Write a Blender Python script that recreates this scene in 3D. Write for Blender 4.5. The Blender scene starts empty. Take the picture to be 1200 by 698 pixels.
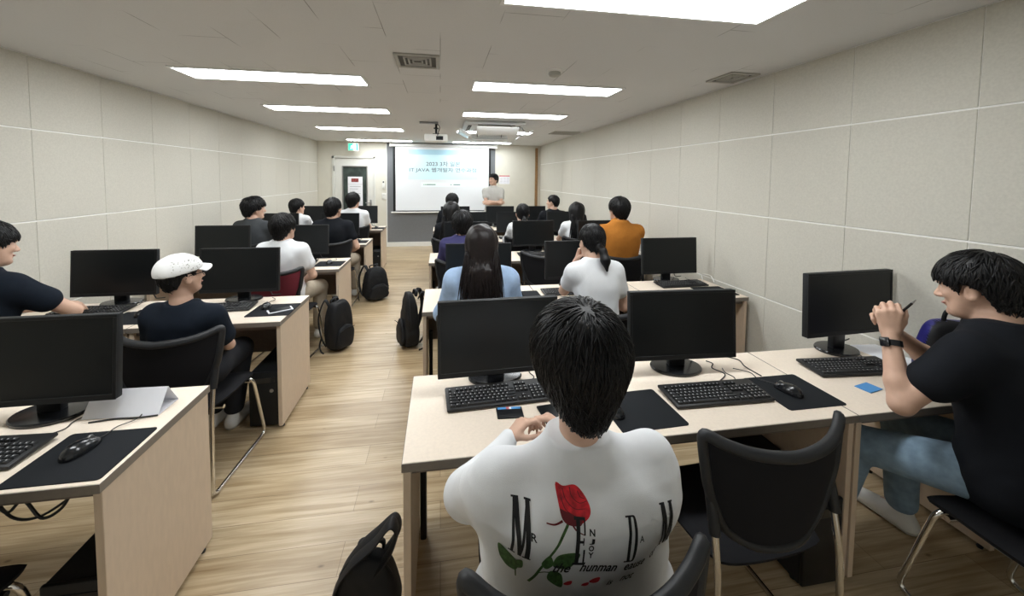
import bpy, bmesh, math, random
import numpy as np
from mathutils import Vector, Matrix
from mathutils.bvhtree import BVHTree
random.seed(7)
rng = np.random.default_rng(7)
scene = bpy.context.scene
COL = scene.collection
PI = math.pi

# ------------------------------------------------------------------ materials
def mat(name, col, rough=0.6, metal=0.0, spec=0.5, var=0.0, vscale=40.0, bump=0.0, bscale=200.0, emit=None, estr=1.0, coat=0.0, stretch=None):
    m = bpy.data.materials.new(name); m.use_nodes = True
    nt = m.node_tree; b = nt.nodes['Principled BSDF']
    c = (col[0], col[1], col[2], 1.0)
    b.inputs['Base Color'].default_value = c
    b.inputs['Roughness'].default_value = rough
    b.inputs['Metallic'].default_value = metal
    b.inputs['Specular IOR Level'].default_value = spec
    b.inputs['Coat Weight'].default_value = coat
    tc = nt.nodes.new('ShaderNodeTexCoord')
    if var > 0:
        n = nt.nodes.new('ShaderNodeTexNoise'); n.inputs['Scale'].default_value = vscale; n.inputs['Detail'].default_value = 4
        if stretch:
            mp = nt.nodes.new('ShaderNodeMapping'); mp.inputs['Scale'].default_value = stretch
            nt.links.new(tc.outputs['Object'], mp.inputs['Vector']); nt.links.new(mp.outputs['Vector'], n.inputs['Vector'])
        else:
            nt.links.new(tc.outputs['Object'], n.inputs['Vector'])
        r = nt.nodes.new('ShaderNodeValToRGB')
        r.color_ramp.elements[0].position = 0.3; r.color_ramp.elements[1].position = 0.7
        r.color_ramp.elements[0].color = tuple(max(0, x*(1-var)) for x in col) + (1,)
        r.color_ramp.elements[1].color = tuple(min(1, x*(1+var)) for x in col) + (1,)
        nt.links.new(n.outputs['Fac'], r.inputs['Fac']); nt.links.new(r.outputs['Color'], b.inputs['Base Color'])
    if bump > 0:
        n2 = nt.nodes.new('ShaderNodeTexNoise'); n2.inputs['Scale'].default_value = bscale; n2.inputs['Detail'].default_value = 3
        nt.links.new(tc.outputs['Object'], n2.inputs['Vector'])
        bp = nt.nodes.new('ShaderNodeBump'); bp.inputs['Strength'].default_value = bump; bp.inputs['Distance'].default_value = 0.002
        nt.links.new(n2.outputs['Fac'], bp.inputs['Height']); nt.links.new(bp.outputs['Normal'], b.inputs['Normal'])
    if emit:
        b.inputs['Emission Color'].default_value = (emit[0], emit[1], emit[2], 1); b.inputs['Emission Strength'].default_value = estr
    return m

M = {}
M['panel'] = mat('acoustic_felt', (0.585, 0.565, 0.50), 0.95, spec=0.1, var=0.05, vscale=90, bump=0.25, bscale=300)
M['seam'] = mat('white_seam', (0.85, 0.85, 0.82), 0.8)
M['plain_wall'] = mat('painted_wall', (0.72, 0.70, 0.62), 0.8, spec=0.2, var=0.02, vscale=6)
M['grey_wall'] = mat('grey_board', (0.20, 0.21, 0.225), 0.8, spec=0.2, var=0.03, vscale=20)
M['white_paint'] = mat('white_paint', (0.80, 0.80, 0.77), 0.5, var=0.02, vscale=12)
M['door_paint'] = mat('door_paint', (0.74, 0.74, 0.70), 0.45, var=0.02, vscale=8)
M['brown_trim'] = mat('brown_trim', (0.30, 0.17, 0.07), 0.6, var=0.15, vscale=30)
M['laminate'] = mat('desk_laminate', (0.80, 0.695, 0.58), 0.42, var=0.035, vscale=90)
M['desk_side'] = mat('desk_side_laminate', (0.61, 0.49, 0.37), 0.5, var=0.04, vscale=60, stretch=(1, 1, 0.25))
M['band'] = mat('desk_edge_band', (0.20, 0.175, 0.15), 0.45, var=0.06, vscale=60)
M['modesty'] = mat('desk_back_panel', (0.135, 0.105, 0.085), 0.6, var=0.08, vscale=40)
M['black_plastic'] = mat('black_plastic', (0.0085, 0.0095, 0.011), 0.42, spec=0.35, var=0.1, vscale=60)
M['soft_black'] = mat('soft_black_plastic', (0.013, 0.0145, 0.016), 0.6, spec=0.3, bump=0.1, bscale=600)
M['mesh_black'] = mat('black_chair_fabric', (0.012, 0.012, 0.014), 0.9, spec=0.2, bump=0.3, bscale=900)
M['mesh_red'] = mat('red_chair_fabric', (0.20, 0.035, 0.05), 0.9, spec=0.2, bump=0.3, bscale=900)
M['rim'] = mat('chair_rim', (0.016, 0.017, 0.019), 0.5, spec=0.4)
M['screen'] = mat('dark_screen', (0.0065, 0.0082, 0.0092), 0.32, spec=0.30, var=0.05, vscale=3)
M['key'] = mat('key_caps', (0.022, 0.023, 0.025), 0.5)
M['keybase'] = mat('keyboard_base', (0.010, 0.010, 0.011), 0.5)
M['legend'] = mat('key_legend', (0.45, 0.45, 0.45), 0.6)
M['pad'] = mat('mousepad_cloth', (0.011, 0.0125, 0.015), 0.85, spec=0.2, bump=0.2, bscale=900)
M['gloss_black'] = mat('gloss_black', (0.012, 0.013, 0.015), 0.18)
M['chrome'] = mat('chrome', (0.72, 0.71, 0.69), 0.14, metal=1.0, var=0.03, vscale=20)
M['grey_metal'] = mat('grey_metal', (0.35, 0.35, 0.35), 0.35, metal=0.8)
M['cable'] = mat('cable_rubber', (0.02, 0.02, 0.02), 0.6)
M['grey_cable'] = mat('grey_cable', (0.16, 0.16, 0.15), 0.6)
M['paper'] = mat('paper', (0.84, 0.85, 0.90), 0.75, var=0.015, vscale=20)
M['blue'] = mat('blue_card', (0.08, 0.28, 0.60), 0.5, var=0.03)
M['skin'] = mat('skin', (0.60, 0.385, 0.285), 0.5, spec=0.35, var=0.06, vscale=25, bump=0.06, bscale=400)
M['skin_warm'] = mat('skin_warm', (0.55, 0.33, 0.235), 0.5, spec=0.35, var=0.06, vscale=25, bump=0.06, bscale=400)
M['hair'] = mat('black_hair', (0.0045, 0.0043, 0.0048), 0.45, spec=0.28, var=0.2, vscale=60)
M['hair_brown'] = mat('dark_brown_hair', (0.012, 0.008, 0.0075), 0.42, spec=0.25, var=0.25, vscale=60)
M['lip'] = mat('lips', (0.42, 0.19, 0.16), 0.45)
M['eye_white'] = mat('eye_white', (0.75, 0.73, 0.70), 0.3)
M['iris'] = mat('iris', (0.02, 0.012, 0.008), 0.2)
def cloth(n, c, var=0.05): 
    M[n] = mat(n, c, 0.9, spec=0.15, var=var, vscale=30, bump=0.25, bscale=700)
cloth('white_cloth', (0.74, 0.755, 0.775), 0.015); cloth('black_cloth', (0.010, 0.0115, 0.015)); cloth('navy_cloth', (0.009, 0.013, 0.021))
cloth('charcoal_cloth', (0.055, 0.06, 0.065)); cloth('blue_cloth', (0.36, 0.49, 0.70), 0.08); cloth('purple_cloth', (0.052, 0.050, 0.135))
cloth('orange_cloth', (0.44, 0.17, 0.030), 0.06); cloth('stone_cloth', (0.50, 0.49, 0.46), 0.03); cloth('jeans_cloth', (0.21, 0.30, 0.39), 0.18)
cloth('beige_cloth', (0.42, 0.36, 0.28)); cloth('grey_cloth', (0.20, 0.20, 0.20)); cloth('dark_trouser_cloth', (0.02, 0.021, 0.025)); cloth('cap_cloth', (0.80, 0.80, 0.79), 0.03)
M['shoe_white'] = mat('white_shoe', (0.70, 0.69, 0.66), 0.6, var=0.03)
M['sole'] = mat('rubber_sole', (0.55, 0.53, 0.49), 0.7, var=0.04)
M['shoe_dark'] = mat('dark_shoe', (0.02, 0.02, 0.022), 0.6)
M['bag'] = mat('bag_nylon', (0.008, 0.0085, 0.010), 0.65, spec=0.3, var=0.15, vscale=50, bump=0.3, bscale=500)
M['bag_navy'] = mat('glossy_navy_bag', (0.028, 0.026, 0.17), 0.30, var=0.2, vscale=20)
M['print_black'] = mat('print_black', (0.008, 0.008, 0.009), 0.8)
M['print_red'] = mat('print_red', (0.50, 0.012, 0.022), 0.75, var=0.45, vscale=70)
M['print_petal'] = mat('print_petal', (0.60, 0.03, 0.045), 0.75, var=0.15, vscale=70)
M['print_dark_red'] = mat('print_dark_red', (0.13, 0.006, 0.012), 0.75)
M['print_green'] = mat('print_green', (0.050, 0.115, 0.032), 0.8, var=0.45, vscale=120)
M['glass_dark'] = mat('door_glass', (0.035, 0.05, 0.045), 0.08, spec=0.6, var=0.5, vscale=6)
M['green_sign'] = mat('green_sign', (0.02, 0.42, 0.20), 0.4, emit=(0.03, 0.60, 0.28), estr=1.1)
M['white_sign'] = mat('white_sign', (0.85, 0.9, 0.85), 0.4, emit=(0.75, 1.0, 0.85), estr=1.0)
M['light'] = mat('light_diffuser', (0.9, 0.9, 0.9), 0.5, emit=(0.95, 0.985, 1.0), estr=16.0)
M['light_frame'] = mat('light_frame', (0.75, 0.75, 0.73), 0.4)
M['ac_white'] = mat('ac_white', (0.70, 0.71, 0.70), 0.4, var=0.01)
M['ac_dark'] = mat('ac_dark', (0.05, 0.05, 0.05), 0.6)
M['clear_white'] = mat('milky_plastic', (0.82, 0.84, 0.84), 0.15)
M['vent_grey'] = mat('vent_grey', (0.42, 0.41, 0.37), 0.5, var=0.05)
M['vent_dark'] = mat('vent_dark', (0.09, 0.085, 0.075), 0.7)
M['screen_white_glow'] = mat('screen_white_glow', (0.74, 0.77, 0.80), 0.85, emit=(0.80, 0.87, 0.95), estr=0.10)  # faint emission stands in for projector light falling on the cloth
M['slide'] = mat('slide_glow_light_blue', (0.56, 0.76, 0.82), 0.85, emit=(0.62, 0.88, 0.95), estr=0.16)  # projected light put into the colour and a low glow
M['slide_glow_bar'] = mat('slide_glow_blue_bar', (0.40, 0.62, 0.74), 0.85, emit=(0.42, 0.74, 0.88), estr=0.12)  # header of the projected image, its light given as emission
M['slide_glow_strip'] = mat('slide_glow_strip', (0.75, 0.88, 0.84), 0.85, emit=(0.75, 0.97, 0.92), estr=0.2)  # lower strip of the projected image, also self-glowing
M['slide_text'] = mat('slide_text', (0.16, 0.22, 0.26), 0.8)
M['pink'] = mat('pink_print', (0.62, 0.16, 0.17), 0.7)
M['poster_red'] = mat('poster_red', (0.24, 0.04, 0.035), 0.7, var=0.8, vscale=45)
M['poster_text'] = mat('poster_text', (0.35, 0.36, 0.38), 0.7)

def floor_material():
    m = bpy.data.materials.new('oak_planks'); m.use_nodes = True
    nt = m.node_tree; b = nt.nodes['Principled BSDF']; L = nt.links.new
    tc = nt.nodes.new('ShaderNodeTexCoord')
    br = nt.nodes.new('ShaderNodeTexBrick'); br.offset = 0.37; br.offset_frequency = 2; br.squash = 1.0
    br.inputs['Scale'].default_value = 1.0; br.inputs['Brick Width'].default_value = 1.15; br.inputs['Row Height'].default_value = 0.155
    br.inputs['Mortar Size'].default_value = 0.0012; br.inputs['Mortar Smooth'].default_value = 0.3; br.inputs['Bias'].default_value = 0.0
    br.inputs['Color1'].default_value = (0.47, 0.37, 0.24, 1); br.inputs['Color2'].default_value = (0.59, 0.49, 0.345, 1)
    br.inputs['Mortar'].default_value = (0.20, 0.14, 0.08, 1)
    L(tc.outputs['Object'], br.inputs['Vector'])
    def noise(sc, scale, det=6):
        mp = nt.nodes.new('ShaderNodeMapping'); mp.inputs['Scale'].default_value = sc
        L(tc.outputs['Object'], mp.inputs['Vector'])
        n = nt.nodes.new('ShaderNodeTexNoise'); n.inputs['Scale'].default_value = scale; n.inputs['Detail'].default_value = det
        n.inputs['Distortion'].default_value = 0.6
        L(mp.outputs['Vector'], n.inputs['Vector']); return n
    def ramp(a, b_, c0, c1):
        r = nt.nodes.new('ShaderNodeValToRGB'); r.color_ramp.elements[0].position = a; r.color_ramp.elements[1].position = b_
        r.color_ramp.elements[0].color = c0 + (1,); r.color_ramp.elements[1].color = c1 + (1,); return r
    def mult(a, b_, fac=1.0):
        x = nt.nodes.new('ShaderNodeMixRGB'); x.blend_type = 'MULTIPLY'; x.inputs['Fac'].default_value = fac
        L(a, x.inputs['Color1']); L(b_, x.inputs['Color2']); return x.outputs['Color']
    n1 = noise((1.2, 26, 1), 1.5); r1 = ramp(0.30, 0.60, (0.60, 0.52, 0.40), (1.05, 1.04, 1.02)); L(n1.outputs['Fac'], r1.inputs['Fac'])
    n2 = noise((5, 120, 1), 1.2); r2 = ramp(0.25, 0.75, (0.82, 0.79, 0.74), (1.06, 1.06, 1.06)); L(n2.outputs['Fac'], r2.inputs['Fac'])
    n3 = noise((0.9, 5.5, 1), 1.3, 2); r3 = ramp(0.35, 0.65, (0.86, 0.82, 0.76), (1.08, 1.08, 1.08)); L(n3.outputs['Fac'], r3.inputs['Fac'])
    vo = nt.nodes.new('ShaderNodeTexVoronoi'); mp = nt.nodes.new('ShaderNodeMapping'); mp.inputs['Scale'].default_value = (1.7, 3.4, 1)
    L(tc.outputs['Object'], mp.inputs['Vector']); L(mp.outputs['Vector'], vo.inputs['Vector']); vo.inputs['Scale'].default_value = 2.3
    r4 = ramp(0.025, 0.075, (0.33, 0.27, 0.16), (1, 1, 1)); L(vo.outputs['Distance'], r4.inputs['Fac'])
    c = mult(br.outputs['Color'], r1.outputs['Color'], 0.85); c = mult(c, r2.outputs['Color']); c = mult(c, r3.outputs['Color']); c = mult(c, r4.outputs['Color'], 0.8)
    L(c, b.inputs['Base Color'])
    b.inputs['Roughness'].default_value = 0.29; b.inputs['Specular IOR Level'].default_value = 0.5
    bp = nt.nodes.new('ShaderNodeBump'); bp.inputs['Strength'].default_value = 0.12; bp.inputs['Distance'].default_value = 0.002
    L(n2.outputs['Fac'], bp.inputs['Height']); L(bp.outputs['Normal'], b.inputs['Normal'])
    return m
M['floor'] = floor_material()

def ceiling_material():
    m = bpy.data.materials.new('ceiling_tiles'); m.use_nodes = True
    nt = m.node_tree; b = nt.nodes['Principled BSDF']; L = nt.links.new
    tc = nt.nodes.new('ShaderNodeTexCoord')
    br = nt.nodes.new('ShaderNodeTexBrick'); br.offset = 0.5
    mp = nt.nodes.new('ShaderNodeMapping'); mp.inputs['Rotation'].default_value = (0, 0, PI/2)
    L(tc.outputs['Object'], mp.inputs['Vector']); L(mp.outputs['Vector'], br.inputs['Vector'])
    br.inputs['Scale'].default_value = 1.0; br.inputs['Brick Width'].default_value = 0.62; br.inputs['Row Height'].default_value = 0.31
    br.inputs['Mortar Size'].default_value = 0.0022; br.inputs['Mortar Smooth'].default_value = 0.1
    br.inputs['Color1'].default_value = (1, 1, 1, 1); br.inputs['Color2'].default_value = (0.985, 0.985, 0.985, 1); br.inputs['Mortar'].default_value = (0.42, 0.42, 0.41, 1)
    # the joints open only here and there
    n = nt.nodes.new('ShaderNodeTexNoise'); n.inputs['Scale'].default_value = 1.9; n.inputs['Detail'].default_value = 1; L(tc.outputs['Object'], n.inputs['Vector'])
    r = nt.nodes.new('ShaderNodeValToRGB'); r.color_ramp.elements[0].position = 0.56; r.color_ramp.elements[1].position = 0.64; L(n.outputs['Fac'], r.inputs['Fac'])
    mx = nt.nodes.new('ShaderNodeMixRGB'); mx.inputs['Color1'].default_value = (1, 1, 1, 1); L(r.outputs['Color'], mx.inputs['Fac']); L(br.outputs['Color'], mx.inputs['Color2'])
    n2 = nt.nodes.new('ShaderNodeTexNoise'); n2.inputs['Scale'].default_value = 120; n2.inputs['Detail'].default_value = 3; L(tc.outputs['Object'], n2.inputs['Vector'])
    r2 = nt.nodes.new('ShaderNodeValToRGB'); r2.color_ramp.elements[0].color = (0.66, 0.66, 0.655, 1); r2.color_ramp.elements[1].color = (0.72, 0.72, 0.715, 1)
    L(n2.outputs['Fac'], r2.inputs['Fac'])
    m2 = nt.nodes.new('ShaderNodeMixRGB'); m2.blend_type = 'MULTIPLY'; m2.inputs['Fac'].default_value = 1
    L(r2.outputs['Color'], m2.inputs['Color1']); L(mx.outputs['Color'], m2.inputs['Color2']); L(m2.outputs['Color'], b.inputs['Base Color'])
    b.inputs['Roughness'].default_value = 0.9; b.inputs['Specular IOR Level'].default_value = 0.15
    return m
M['ceiling'] = ceiling_material()

# ------------------------------------------------------------------ mesh helpers
def box(bm, lo, hi, bev=0.0, seg=2, mi=0, T=None):
    c = [(lo[i]+hi[i])/2 for i in range(3)]; s = [hi[i]-lo[i] for i in range(3)]
    t = bmesh.new(); bmesh.ops.create_cube(t, size=1.0)
    for v in t.verts: v.co = Vector((v.co.x*s[0], v.co.y*s[1], v.co.z*s[2]))
    if bev > 0: bmesh.ops.bevel(t, geom=t.edges[:], offset=min(bev, min(s)*0.49), segments=seg, affect='EDGES', profile=0.5)
    for v in t.verts:
        v.co = v.co + Vector(c)
        if T is not None: v.co = T @ v.co
    merge(bm, t, mi); t.free()

def merge(bm, t, mi=None):
    mp = {}
    for v in t.verts: mp[v] = bm.verts.new(v.co)
    for f in t.faces:
        try:
            nf = bm.faces.new([mp[v] for v in f.verts]); nf.material_index = f.material_index if mi is None else mi
        except ValueError: pass

def tube(bm, pts, r, seg=10, closed=False, mi=0, T=None, flat=None):
    P = [Vector(p) for p in pts]; n = len(P)
    rs = r if isinstance(r, (list, tuple)) else [r]*n
    tang = []
    for i in range(n):
        a = P[(i-1) % n] if (closed or i > 0) else P[0]; b = P[(i+1) % n] if (closed or i < n-1) else P[-1]
        d = (b-a); tang.append(d.normalized() if d.length > 1e-9 else Vector((0, 0, 1)))
    up = Vector((0, 0, 1)) if abs(tang[0].z) < 0.9 else Vector((1, 0, 0))
    N = (up - tang[0]*up.dot(tang[0])).normalized(); rings = []
    for i in range(n):
        N = (N - tang[i]*N.dot(tang[i])).normalized(); B = tang[i].cross(N)
        ring = []
        for k in range(seg):
            a = 2*PI*k/seg; fx = flat[0] if flat else 1; fy = flat[1] if flat else 1
            co = P[i] + N*(math.cos(a)*rs[i]*fx) + B*(math.sin(a)*rs[i]*fy)
            ring.append(bm.verts.new(T @ co if T is not None else co))
        rings.append(ring)
    for i in range(n if closed else n-1):
        a, b = rings[i], rings[(i+1) % n]
        for k in range(seg):
            f = bm.faces.new((a[k], a[(k+1) % seg], b[(k+1) % seg], b[k])); f.material_index = mi
    if not closed:
        f = bm.faces.new(rings[0][::-1]); f.material_index = mi
        f = bm.faces.new(rings[-1]); f.material_index = mi

def lathe(bm, prof, seg=28, mi=0, T=None, sx=1.0, sy=1.0):
    rings = []
    for (r, z) in prof:
        ring = []
        for k in range(seg):
            a = 2*PI*k/seg; co = Vector((r*math.cos(a)*sx, r*math.sin(a)*sy, z)); ring.append(bm.verts.new(T @ co if T is not None else co))
        rings.append(ring)
    for a, b in zip(rings[:-1], rings[1:]):
        for k in range(seg):
            f = bm.faces.new((a[k], a[(k+1) % seg], b[(k+1) % seg], b[k])); f.material_index = mi
    f = bm.faces.new(rings[0][::-1]); f.material_index = mi
    f = bm.faces.new(rings[-1]); f.material_index = mi

def prism(bm, poly, d0, d1, plane='xz', mi=0):
    def co(p, d): return (p[0], d, p[1]) if plane == 'xz' else ((p[0], p[1], d) if plane == 'xy' else (d, p[0], p[1]))
    a = [bm.verts.new(co(p, d0)) for p in poly]; b = [bm.verts.new(co(p, d1)) for p in poly]; n = len(poly)
    bm.faces.new(a).material_index = mi; bm.faces.new(b[::-1]).material_index = mi
    for i in range(n): bm.faces.new((a[i], a[(i+1) % n], b[(i+1) % n], b[i])).material_index = mi

def smooth_path(pts, k=6, closed=False):
    P = [Vector(p) for p in pts]; n = len(P); out = []
    for i in range(n if closed else n-1):
        if closed: p0, p1, p2, p3 = P[(i-1) % n], P[i], P[(i+1) % n], P[(i+2) % n]
        else: p0, p1, p2, p3 = P[max(i-1, 0)], P[i], P[i+1], P[min(i+2, n-1)]
        for j in range(k):
            t = j/k
            out.append(0.5*((2*p1) + (p2-p0)*t + (2*p0-5*p1+4*p2-p3)*t*t + (3*p1-p0-3*p2+p3)*t*t*t))
    if not closed: out.append(P[-1])
    return out

def fillet(pts, r, k=5):
    P = [Vector(p) for p in pts]; out = [P[0]]
    for i in range(1, len(P)-1):
        a, b, c = P[i-1], P[i], P[i+1]; u = (a-b); v = (c-b); rr = min(r, u.length*0.45, v.length*0.45)
        s, e = b+u.normalized()*rr, b+v.normalized()*rr
        for j in range(k+1):
            t = j/k; out.append(s*(1-t)**2 + b*2*t*(1-t) + e*t*t)
    out.append(P[-1]); return out

def finish(me, mats, angle=35.0, smooth=True):
    for m in (mats if isinstance(mats, (list, tuple)) else [mats]): me.materials.append(M[m])
    if smooth and len(me.polygons):
        me.polygons.foreach_set('use_smooth', [True]*len(me.polygons))
        if angle is not None: me.set_sharp_from_angle(angle=math.radians(angle))
    me.update()

def obj(name, bm, mats, parent=None, angle=35.0, smooth=True):
    if isinstance(bm, bmesh.types.BMesh):
        bmesh.ops.recalc_face_normals(bm, faces=bm.faces[:])
        me = bpy.data.meshes.new(name); bm.to_mesh(me); bm.free()
    else: me = bm
    finish(me, mats, angle, smooth)
    o = bpy.data.objects.new(name, me); COL.objects.link(o)
    if parent is not None: o.parent = parent
    return o

def tag(o, label, cat, group=None, kind=None):
    o['label'] = label; o['category'] = cat
    if group: o['group'] = group
    if kind: o['kind'] = kind
    return o

def thing(name, label, cat, loc=(0, 0, 0), rz=0.0, group=None):
    o = bpy.data.objects.new(name, None); COL.objects.link(o); o.empty_display_size = 0.1
    o.location = loc; o.rotation_euler = (0, 0, rz)
    return tag(o, label, cat, group)

def struct(name, bm, mats, angle=35.0, parent=None, label=None):
    o = obj(name, bm, mats, parent, angle)
    if parent is None: o['kind'] = 'structure'
    if label: o['label'] = label; o['category'] = name.split('_')[0]
    return o

def dup(root, loc=None, rz=None, label=None, group=None):
    r = root.copy(); COL.objects.link(r)
    if loc is not None: r.location = loc
    if rz is not None: r.rotation_euler = (0, 0, rz)
    if label: r['label'] = label
    if group: r['group'] = group
    for ch in list(root.children):
        c = ch.copy(); COL.objects.link(c); c.parent = r
        for g in list(ch.children):
            d = g.copy(); COL.objects.link(d); d.parent = c
    return r

class Proto:
    """the first placement moves the thing that was built, each later one copies it with its parts"""
    def __init__(s, root): s.root, s.used = root, False
    def place(s, loc, rz, label, group=None):
        if s.used: return dup(s.root, loc, rz, label, group)
        s.used = True; r = s.root; r.location = loc; r.rotation_euler = (0, 0, rz); r['label'] = label
        if group: r['group'] = group
        return r

def text_mesh(body, size, shear=0.0, bold=0.0):
    cu = bpy.data.curves.new('lettering', 'FONT'); cu.body = body; cu.size = size; cu.shear = shear; cu.offset = bold
    cu.align_x = 'CENTER'; cu.align_y = 'CENTER'; cu.resolution_u = 3
    o = bpy.data.objects.new('lettering', cu); COL.objects.link(o)
    dg = bpy.context.evaluated_depsgraph_get(); ev = o.evaluated_get(dg); me = ev.to_mesh()
    V = [tuple(v.co) for v in me.vertices]; F = [tuple(p.vertices) for p in me.polygons]
    ev.to_mesh_clear(); bpy.data.objects.remove(o); bpy.data.curves.remove(cu)
    return V, F

def fit_text(bm, body, cx, cz, w, h, y, mi=0, depth=0.0, bold=0.0):
    """lettering in the xz plane, fitted into w x h around (cx, cz), facing -y"""
    V, F = text_mesh(body, 1.0, bold=bold)
    if not V: return
    xs = [v[0] for v in V]; ys = [v[1] for v in V]
    sx = w/(max(xs)-min(xs)); sy = h/(max(ys)-min(ys)); mx, my = (max(xs)+min(xs))/2, (max(ys)+min(ys))/2
    vv = [bm.verts.new((cx+(v[0]-mx)*sx, y, cz+(v[1]-my)*sy)) for v in V]
    for f in F:
        try: bm.faces.new([vv[i] for i in f]).material_index = mi
        except ValueError: pass
# ------------------------------------------------------------------ room
XL, XR, YB, YF, ZC, H = -2.77, 2.47, 9.15, -0.42, 2.46, 1.65
bm = bmesh.new(); box(bm, (XL-0.1, YF-0.1, -0.1), (XR+0.1, YB+0.1, 0.0)); struct('floor', bm, 'floor')
bm = bmesh.new(); box(bm, (XL-0.1, YF-0.1, ZC), (XR+0.1, YB+0.1, ZC+0.1)); struct('ceiling', bm, 'ceiling')

def panel_wall(name, x, sgn, y0, y1, ys, zs):
    bm = bmesh.new()
    xa, xb = (x+sgn*0.004, x+sgn*0.1)
    box(bm, (min(xa, xb), y0, 0), (max(xa, xb), y1, ZC), mi=1)
    yy = [y0] + ys + [y1]; zz = [0.0] + zs + [ZC]
    for i in range(len(yy)-1):
        for j in range(len(zz)-1):
            gy, gz = 0.0012, 0.0042
            lo = (min(x, x+sgn*0.02), yy[i]+gy, zz[j]+gz); hi = (max(x, x+sgn*0.02), yy[i+1]-gy, zz[j+1]-gz)
            box(bm, lo, hi, bev=0.0025, seg=1)
    return struct(name, bm, ['panel', 'seam'])
ysr = [y for y in (1.40+0.548*k for k in range(-6, 15)) if YF+0.1 < y < YB-0.1]
ysl = [y for y in (3.06+0.553*k for k in range(-9, 12)) if YF+0.1 < y < YB-0.1]
panel_wall('wall_right', XR, 1, YF, YB, ysr, [0.12, 0.744, 1.368, 1.994])
panel_wall('wall_left', XL, -1, YF, YB, ysl, [0.06, 0.692, 1.325, 1.958])
bm = bmesh.new(); box(bm, (XL-0.1, YF-0.1, 0), (XR+0.1, YF, ZC)); struct('wall_rear', bm, 'white_paint')

# front wall: a door opening on the left, painted wall, a grey board bay in the middle
DX0, DX1, DZ = -2.46, -1.50, 2.13
bm = bmesh.new()
box(bm, (XL, YB, 0), (DX0, YB+0.1, ZC)); box(bm, (DX1, YB, 0), (-1.235, YB+0.1, ZC)); box(bm, (DX0, YB, DZ), (DX1, YB+0.1, ZC))
box(bm, (1.33, YB, 0), (XR, YB+0.1, ZC))
box(bm, (-1.235, YB+0.03, 0), (1.33, YB+0.1, ZC))
struct('wall_front', bm, 'plain_wall')
bm = bmesh.new(); box(bm, (-1.235, YB-0.004, 0.11), (1.33, YB+0.03, ZC)); 
struct('trim_1', bm, 'grey_wall', label='grey board bay of the front wall behind the projection screen')
bm = bmesh.new()
box(bm, (-1.235, YB-0.018, 0.0), (1.33, YB+0.03, 0.105), bev=0.004, seg=1); box(bm, (DX1+0.01, YB-0.012, 0), (-1.235, YB, 0.105), bev=0.003, seg=1); box(bm, (1.33, YB-0.012, 0), (XR-0.06, YB, 0.105), bev=0.003, seg=1)
struct('baseboard_front', bm, 'white_paint')
bm = bmesh.new(); box(bm, (-1.262, YB-0.012, 0), (-1.237, YB+0.001, ZC), bev=0.003, seg=1); struct('trim_2', bm, 'white_paint', label='slim white upright beside the grey board')
bm = bmesh.new(); box(bm, (2.335, YB-0.03, 0), (2.40, YB-0.0005, 2.40), bev=0.004, seg=1); struct('trim_3', bm, 'brown_trim', label='narrow brown wooden post in the front right corner')

# door
bm = bmesh.new()
for lo, hi in (((DX0, YB-0.02, 0), (DX0+0.05, YB+0.1, DZ)), ((DX1-0.05, YB-0.02, 0), (DX1, YB+0.1, DZ)), ((DX0, YB-0.02, DZ-0.05), (DX1, YB+0.1, DZ))):
    box(bm, lo, hi, bev=0.004, seg=1)
door = struct('door_1', bm, 'door_paint'); door['label'] = 'white door with a tall glass pane at the front of the room'; door['category'] = 'door'
WX0, WX1, WZ0, WZ1 = -2.225, -1.70, 0.72, 1.885
bm = bmesh.new()
a0, a1, zt = DX0+0.055, DX1-0.055, DZ-0.055
for lo, hi in (((a0, YB+0.01, 0.01), (WX0, YB+0.05, zt)), ((WX1, YB+0.01, 0.01), (a1, YB+0.05, zt)), ((WX0, YB+0.01, 0.01), (WX1, YB+0.05, WZ0)), ((WX0, YB+0.01, WZ1), (WX1, YB+0.05, zt))):
    box(bm, lo, hi)
obj('door_leaf', bm, 'door_paint', door)
bm = bmesh.new()
for lo, hi in (((WX0-0.02, YB+0.0, WZ0-0.02), (WX0+0.005, YB+0.012, WZ1+0.02)), ((WX1-0.005, YB, WZ0-0.02), (WX1+0.02, YB+0.012, WZ1+0.02)), ((WX0, YB, WZ1-0.005), (WX1, YB+0.012, WZ1+0.02)), ((WX0, YB, WZ0-0.02), (WX1, YB+0.012, WZ0+0.005))):
    box(bm, lo, hi, bev=0.003, seg=1)
obj('pane_frame', bm, 'grey_metal', door)
bm = bmesh.new(); box(bm, (WX0, YB+0.025, WZ0), (WX1, YB+0.035, WZ1)); obj('door_pane', bm, 'glass_dark', door)
bm = bmesh.new()
for z in (1.0, 1.78): box(bm, (DX0+0.035, YB-0.03, z), (DX0+0.06, YB+0.0, z+0.12), bev=0.005)
obj('hinge', bm, 'grey_metal', door)
bm = bmesh.new(); box(bm, (DX1-0.13, YB-0.01, 0.98), (DX1-0.09, YB+0.012, 1.12), bev=0.004); tube(bm, [(DX1-0.11, YB-0.005, 1.05), (DX1-0.11, YB-0.05, 1.05), (DX1-0.22, YB-0.05, 1.05)], 0.009)
obj('handle', bm, 'grey_metal', door)
bm = bmesh.new(); box(bm, (-2.122, YB+0.016, 0.86), (-1.795, YB+0.023, 1.655), mi=0); box(bm, (-2.045, YB+0.0145, 1.53), (-1.885, YB+0.0165, 1.615), mi=1)
for k in range(9): box(bm, (-2.08, YB+0.0145, 1.42-0.055*k), (-1.84-0.06*(k % 3), YB+0.0165, 1.43-0.055*k), mi=2)
box(bm, (-2.122, YB+0.0145, 1.475), (-1.795, YB+0.0165, 1.48), mi=2)
tag(obj('poster', bm, ['paper', 'poster_red', 'poster_text']), 'tall white notice with a dark red picture taped to the door glass', 'poster')

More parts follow.
